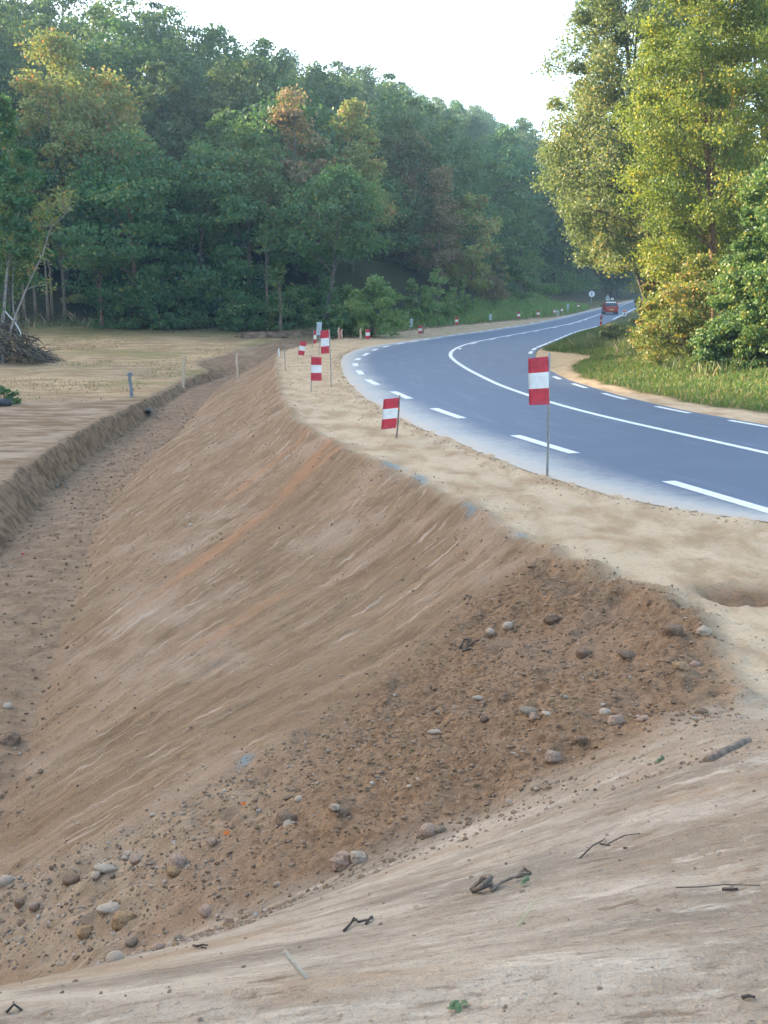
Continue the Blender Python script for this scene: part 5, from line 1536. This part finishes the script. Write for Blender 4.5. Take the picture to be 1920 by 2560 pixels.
for i, (px, py, wpx, kd, sh, lab) in enumerate(NOTED):
    g = on_ground(px, py - wpx * .2)
    R = wpx * np.hypot(g[1], CAM_H) / F_PX / 2
    o = stone(kd, sh, i)
    o.scale = (R, R, R * rng.uniform(.85, 1.1)); o.rotation_euler = (rng.uniform(-.2, .2), rng.uniform(-.2, .2), rng.uniform(-.5, .5))
    o.location = (g[0], g[1], g[2] + R * (.25 if sh != 'f' else .12))
    tag(o, lab, 'stone' if sh in 'rfa' else 'clod', 'stones and clods singled out in the rubble')
# the many look-alike stones of the loose fill
r = np.random.default_rng(33)
cand = np.stack([r.uniform(-4.2, 3.2, 9000), r.uniform(4.6, 13, 9000)], 1)
rm = rubble_mask(cand[:, 0], cand[:, 1])
dens = np.clip(0.25 + 1.6 * fbm(cand[:, 0] * .6, cand[:, 1] * .6, 71) + 0.35 * (cand[:, 1] < 8), 0.05, 1)
cand = cand[(rm > .55) & (r.uniform(0, 1, 9000) < dens)][:100]
for i, (x, y) in enumerate(cand):
    R = .012 + .034 * r.uniform(0, 1) ** 3
    o = stone('bbbbbkobkp'[r.integers(10)], 'ccarf'[r.integers(5)], int(r.integers(4)))
    o.name = 'rubble_stone'
    o.scale = (R * r.uniform(.8, 1.3), R, R * r.uniform(.8, 1.1)); o.rotation_euler = tuple(r.uniform(-.5, .5, 2)) + (r.uniform(0, 6.3),)
    o.location = (x, y, tz1(x, y) + R * .2)
    tag(o, 'small stone or clod among the loose rubble tipped at the near end of the bank', 'stone', 'small stones of the tipped rubble')

# gravel and crumbs: one mass
ico = bmesh.new(); bmesh.ops.create_icosphere(ico, subdivisions=1, radius=1.0)
IV = np.array([v.co[:] for v in ico.verts]); IF = np.array([[v.index for v in f.verts] for f in ico.faces]); ico.free()
def crumbs(name, P, R, mat, label, seed, flat=0.7):
    r = np.random.default_rng(seed); n = len(P)
    sc3 = r.uniform(.6, 1.4, (n, 1, 3)) * R[:, None, None]; sc3[..., 2] *= flat
    jit = 1 + r.normal(0, .16, (n, len(IV), 1))
    a = r.uniform(0, 6.28, n); ca, sa = np.cos(a), np.sin(a)
    L = IV[None] * jit * sc3
    X = L[..., 0] * ca[:, None] - L[..., 1] * sa[:, None]; Y = L[..., 0] * sa[:, None] + L[..., 1] * ca[:, None]
    z = terrain(P[:, 0], P[:, 1])
    V = np.stack([X + P[:, 0:1], Y + P[:, 1:2], L[..., 2] + (z + R * .25)[:, None]], 2).reshape(-1, 3)
    Fq = (IF[None] + (np.arange(n) * len(IV))[:, None, None]).reshape(-1, 3)
    o = mesh_np(name, V, Fq, mat, False, attrs={'tone': np.repeat(r.uniform(0, 1, n), len(IV))})
    return tag(o, label, 'gravel', kind='stuff')
def crumb_mat(name, cols):
    m, t, b = new_mat(name)
    geo = N(t, 'ShaderNodeNewGeometry')
    cr = t.nodes.new('ShaderNodeValToRGB'); cr.color_ramp.interpolation = 'CONSTANT'
    t.links.new(geo.outputs['Random Per Island'], cr.inputs[0])
    while len(cr.color_ramp.elements) < len(cols): cr.color_ramp.elements.new(0.5)
    for i, (p, c) in enumerate(cols):
        cr.color_ramp.elements[i].position = p; cr.color_ramp.elements[i].color = (*c, 1)
    f = noise(t, geo.outputs['Position'], 40.0, 3)
    c = mixc(t, ramp(t, f, .35, .65), mixc(t, .25, cr.outputs[0], (.1, .07, .045)), cr.outputs[0])
    t.links.new(c, b.inputs['Base Color']); b.inputs['Roughness'].default_value = .95; b.inputs['Specular IOR Level'].default_value = .1
    return m
CM = crumb_mat('crumbs', [(0, (.25, .16, .095)), (.35, (.30, .20, .125)), (.62, (.35, .24, .155)), (.86, (.29, .19, .10)), (.96, (.44, .36, .27))])
CM2 = crumb_mat('bank_crumbs', [(0, (.27, .19, .125)), (.45, (.34, .25, .17)), (.72, (.46, .36, .27)), (.95, (.12, .09, .07))])
n = 120000
P = np.stack([r.uniform(-4.6, 3.4, n), r.uniform(4.5, 13.5, n)], 1)
rm = rubble_mask(P[:, 0], P[:, 1]); P = P[(rm > .25) & (r.uniform(0, 1, n) < rm * np.clip(.75 + 1.5 * fbm(P[:, 0] * .8, P[:, 1] * .8, 81), .1, 1))]
kl = P[:, 0] + r.normal(0, .8, len(P)) < -1.2
CM3 = crumb_mat('pale_crumbs', [(0, (.27, .20, .135)), (.35, (.34, .26, .18)), (.62, (.42, .33, .24)), (.82, (.30, .21, .13)), (.92, (.50, .43, .35))])
crumbs('pale_rubble', P[kl], .003 + .017 * r.uniform(0, 1, kl.sum()) ** 6, CM3, 'paler crumbs and stones spread at the ditch end of the heap', 8)
P = P[~kl]
crumbs('rubble', P, .003 + .017 * r.uniform(0, 1, len(P)) ** 6, CM, 'brown crumbly gravel and clods of the tipped heap', 1)
n = 16000
yy = 6 + 34 * r.uniform(0, 1, n) ** 1.8; xx = x_toe(yy) - .5 + r.uniform(0, 1, n) * (x_crest(yy) - x_toe(yy) + 1.0)
k = fbm(xx * .5, yy * .5, 91) + r.uniform(-.3, .3, n) > 0.0
k &= rubble_mask(xx, yy) < .5
P = np.stack([xx, yy], 1)[k]
crumbs('bank_gravel', P, (.004 + .010 * r.uniform(0, 1, len(P)) ** 3) * (1 + P[:, 1] / 45), CM2, 'fine stones and crumbs scattered over the smooth bank', 2)
n = 5000
yy = 10 + 40 * r.uniform(0, 1, n) ** 1.5; xx = x_db(yy) + r.uniform(-.2, 1, n) ** 1 * (x_toe(yy) - x_db(yy) + .3)
P = np.stack([xx, yy], 1)
crumbs('ditch_gravel', P, (.006 + .026 * r.uniform(0, 1, n) ** 5) * (1 + yy / 80), CM, 'loose stones and clods on the ditch floor', 3)
n = 5200
yy = 5 + 60 * r.uniform(0, 1, n) ** 1.6
side = r.uniform(0, 1, n)
xx = np.where(side < .45, x_asph(yy) - np.abs(r.normal(0, .22, n)) - .03, x_crest(yy) + r.uniform(0, 1, n) ** .7 * (x_asph(yy) - x_crest(yy)))
k = (side < .45) | (fbm(xx * .7, yy * .7, 95) > .05)
P = np.stack([xx, yy], 1)[k]
crumbs('shoulder_gravel', P, (.005 + .013 * r.uniform(0, 1, len(P)) ** 3) * (1 + P[:, 1] / 60), crumb_mat('shoulder_crumbs', [(0, (.42, .31, .20)), (.5, (.54, .43, .31)), (.88, (.28, .19, .12))]), 'crumbs of earth along the asphalt edge and on the sandy shoulder', 4)
n = 3200
yy = r.uniform(2.2, 7.5, n); xx = r.uniform(-3.2, 3.4, n)
k = (rubble_mask(xx, yy) < .2) & (fbm(xx * 1.1, yy * 2.2, 97) + r.uniform(-.25, .25, n) > .08)
P = np.stack([xx, yy], 1)[k]
crumbs('clay_grit', P, .003 + .008 * r.uniform(0, 1, len(P)) ** 3, CM2, 'grit and crumbs on the pale trampled clay in front', 5)

# ------------------------------------------------------------------ small things on the earth
M_TWIG = simple_mat('dead_twig', (.085, .065, .05), .85, 0, .4, 20)
M_BARK2 = simple_mat('stripped_root', (.23, .17, .12), .85, 0, .45, 16, .5)
def gp(px, py, lift=0.0):
    g = on_ground(px, py); g = g.copy(); g[2] += lift; return g
def scribble(name, label, cat, strokes, mat, group=None):
    base = gp(*strokes[0][0][0])
    mb = MB()
    for pts, w, lift in strokes:
        P = [gp(p[0], p[1], 0.006 + lift * sin(pi * i / max(1, len(pts) - 1))) - base for i, p in enumerate(pts)]
        d = np.hypot(base[1], CAM_H) / F_PX / 2 * w
        mb.tube(P, [d * (1 - .5 * i / len(P)) for i in range(len(P))], 6)
    o = mb.build(name, mat, None, True); o.location = tuple(base)
    return tag(o, label, cat, group)
GT = 'dead twigs lying on the earth'
scribble('twig', 'crooked black twig on the pale clay, right of the leaning peg', 'twig', [([(860, 2330), (876, 2318), (885, 2305), (897, 2316), (915, 2308), (932, 2298)], 7, .015), ([(885, 2305), (893, 2300)], 4, .01), ([(915, 2312), (926, 2302), (930, 2294)], 7, .01)], M_TWIG, GT)
scribble('twig', 'short black twig on the edge of the pale clay below the rubble', 'twig', [([(483, 2366), (495, 2373), (506, 2369), (520, 2366)], 5, .01), ([(503, 2370), (516, 2373)], 4, .005)], M_TWIG, GT)
scribble('twig', 'dark tangle of twigs at the upper left edge of the rubble', 'twig', [([(1150, 1622), (1160, 1608), (1172, 1600)], 6, .03), ([(1165, 1625), (1172, 1610), (1168, 1594)], 5, .05), ([(1172, 1618), (1190, 1608), (1200, 1600)], 5, .02), ([(1155, 1630), (1175, 1624)], 5, .01)], M_TWIG, GT)
scribble('twig', 'small curled dark twig on the bank above the rubble', 'twig', [([(1160, 1500), (1166, 1492), (1178, 1496), (1172, 1502)], 4, .02)], M_TWIG, GT)
scribble('twig', 'dark stick at the bottom right corner of the clay', 'twig', [([(1855, 2498), (1872, 2502), (1886, 2497)], 8, .01)], M_TWIG, GT)
scribble('twig', 'long thin dark root lying at the right edge of the clay', 'twig', [([(1690, 2222), (1750, 2226), (1810, 2220), (1900, 2217)], 3, .01), ([(1805, 2226), (1845, 2226)], 7, .005)], M_TWIG, GT)
scribble('twig', 'dark twig at the lower left corner of the picture', 'twig', [([(16, 2536), (36, 2526), (56, 2530)], 7, .015)], M_TWIG, GT)
scribble('twig', 'thin dark branch on the right, in the grey clay band', 'twig', [([(1450, 2148), (1480, 2126), (1506, 2112), (1512, 2098)], 4, .02), ([(1500, 2112), (1524, 2116)], 4, .01), ([(1520, 2112), (1560, 2096), (1600, 2086)], 3, .01)], M_TWIG, GT)
scribble('bark_strip', 'strip of dark bark and root with a pale end on the clay, centre right', 'root', [([(1180, 2228), (1205, 2215), (1228, 2222), (1206, 2234), (1182, 2230)], 14, .05), ([(1190, 2222), (1222, 2212), (1232, 2226)], 12, .04), ([(1228, 2230), (1252, 2216), (1280, 2208), (1300, 2194), (1324, 2186)], 8, .02), ([(1292, 2196), (1310, 2184), (1326, 2186)], 12, .02)], M_BARK2)
scribble('bark_strip', 'black curled piece of bark beside the pale root end on the clay', 'bark', [([(1183, 2232), (1204, 2238), (1226, 2228), (1216, 2214)], 9, .03)], M_TWIG)
scribble('grass_stalk', 'thin pale green grass stalk lying on the clay', 'grass stalk', [([(1294, 2316), (1310, 2304), (1322, 2288), (1330, 2270), (1342, 2256)], 2.6, .02)], simple_mat('pale_stalk', (.45, .50, .22), .7))
scribble('root', 'pale arched root sticking from the foot of the ditch bank', 'root', [([(141, 1220), (150, 1212), (162, 1214), (172, 1222)], 5, .15)], B_PALE)
scribble('buried_log', 'grey-brown log half sunk in the grey clay band on the right', 'log', [([(1768, 1905), (1872, 1852)], 26, .0)], M_BARK2)
# leaning peg
g = gp(764, 2444); t = np.array(at_y(711, 2378, g[1] + .02)) - g
mb = MB(); mb.tube([-t * .25, t * 0.0, t], [.0085, .0085, .008], 6); o = mb.build('wooden_peg', M_WOOD, None); o.location = tuple(g); tag(o, 'leaning wooden peg stuck in the pale clay', 'peg')
# green leaves
def leafbits(name, label, spots, mat, size):
    base = gp(*spots[0]); mb = MB(); rr = np.random.default_rng(3)
    for px, py in spots:
        c = gp(px, py, .012) - base; s = size * np.hypot(base[1], CAM_H) / F_PX
        a = rr.uniform(0, 6.28); u = np.array([cos(a), sin(a), .35]) * s; v = np.array([-sin(a), cos(a), .3]) * s * .55
        mb.add([c - u, c - u * .3 + v, c + u * .5 + v * .8, c + u, c + u * .5 - v * .8, c - u * .3 - v, c + np.array([0, 0, .3 * s])], [(0, 1, 6), (1, 2, 6), (2, 3, 6), (3, 4, 6), (4, 5, 6), (5, 0, 6)])
    o = mb.build(name, mat, None); o.location = tuple(base); return tag(o, label, 'leaves')
M_LF = simple_mat('fresh_leaf', (.10, .15, .055), .6)
leafbits('leaf_sprig', 'torn green leaves near the bottom edge of the clay', [(1134, 2520), (1146, 2528), (1160, 2516), (1128, 2530)], M_LF, 13)
leafbits('leaf_sprig', 'green leaf sprig beside the strip of bark', [(1310, 2208), (1318, 2202), (1308, 2216)], M_LF, 10)
leafbits('leaf_sprig', 'small green leaves on the grey clay at the right', [(1648, 1904), (1656, 1898), (1640, 1908)], M_LF, 9)
# orange scraps
for px, py, s, lab in [(567, 2088, 7, 'orange plastic scrap in the rubble, lower of two'), (609, 2015, 6, 'orange plastic scrap in the rubble, upper of two'), (57, 1388, 4, 'tiny red scrap on the ditch floor')]:
    g = gp(px, py, .008); d = s * np.hypot(g[1], CAM_H) / F_PX
    mb = MB(); mb.add([(-d, -.3 * d, 0), (d, -.4 * d, .3 * d), (.9 * d, .2 * d, 1.1 * d), (-.8 * d, .3 * d, 1.3 * d), (0, 0, 1.0 * d)], [(0, 1, 4), (1, 2, 4), (2, 3, 4), (3, 0, 4)])
    o = mb.build('plastic_scrap', M_ORANGE if px > 100 else M_RED, None); o.location = tuple(g); tag(o, lab, 'scrap', 'plastic scraps on the earth')

# ------------------------------------------------------------------ hazy evening air
mb = MB(); mb.box((0, 110, 60), (1000, 820, 140), 0)
vm = bpy.data.materials.new('haze_air'); vm.use_nodes = True; t = vm.node_tree
for n_ in list(t.nodes): t.nodes.remove(n_)
vo = N(t, 'ShaderNodeOutputMaterial'); vp = N(t, 'ShaderNodeVolumePrincipled')
vp.inputs['Color'].default_value = (0.55, 0.80, 1.0, 1); vp.inputs['Density'].default_value = HAZE; vp.inputs['Anisotropy'].default_value = 0.0
t.links.new(vp.outputs[0], vo.inputs['Volume'])
if HAZE > 0:
    tag(mb.build('haze', vm), kind='stuff')
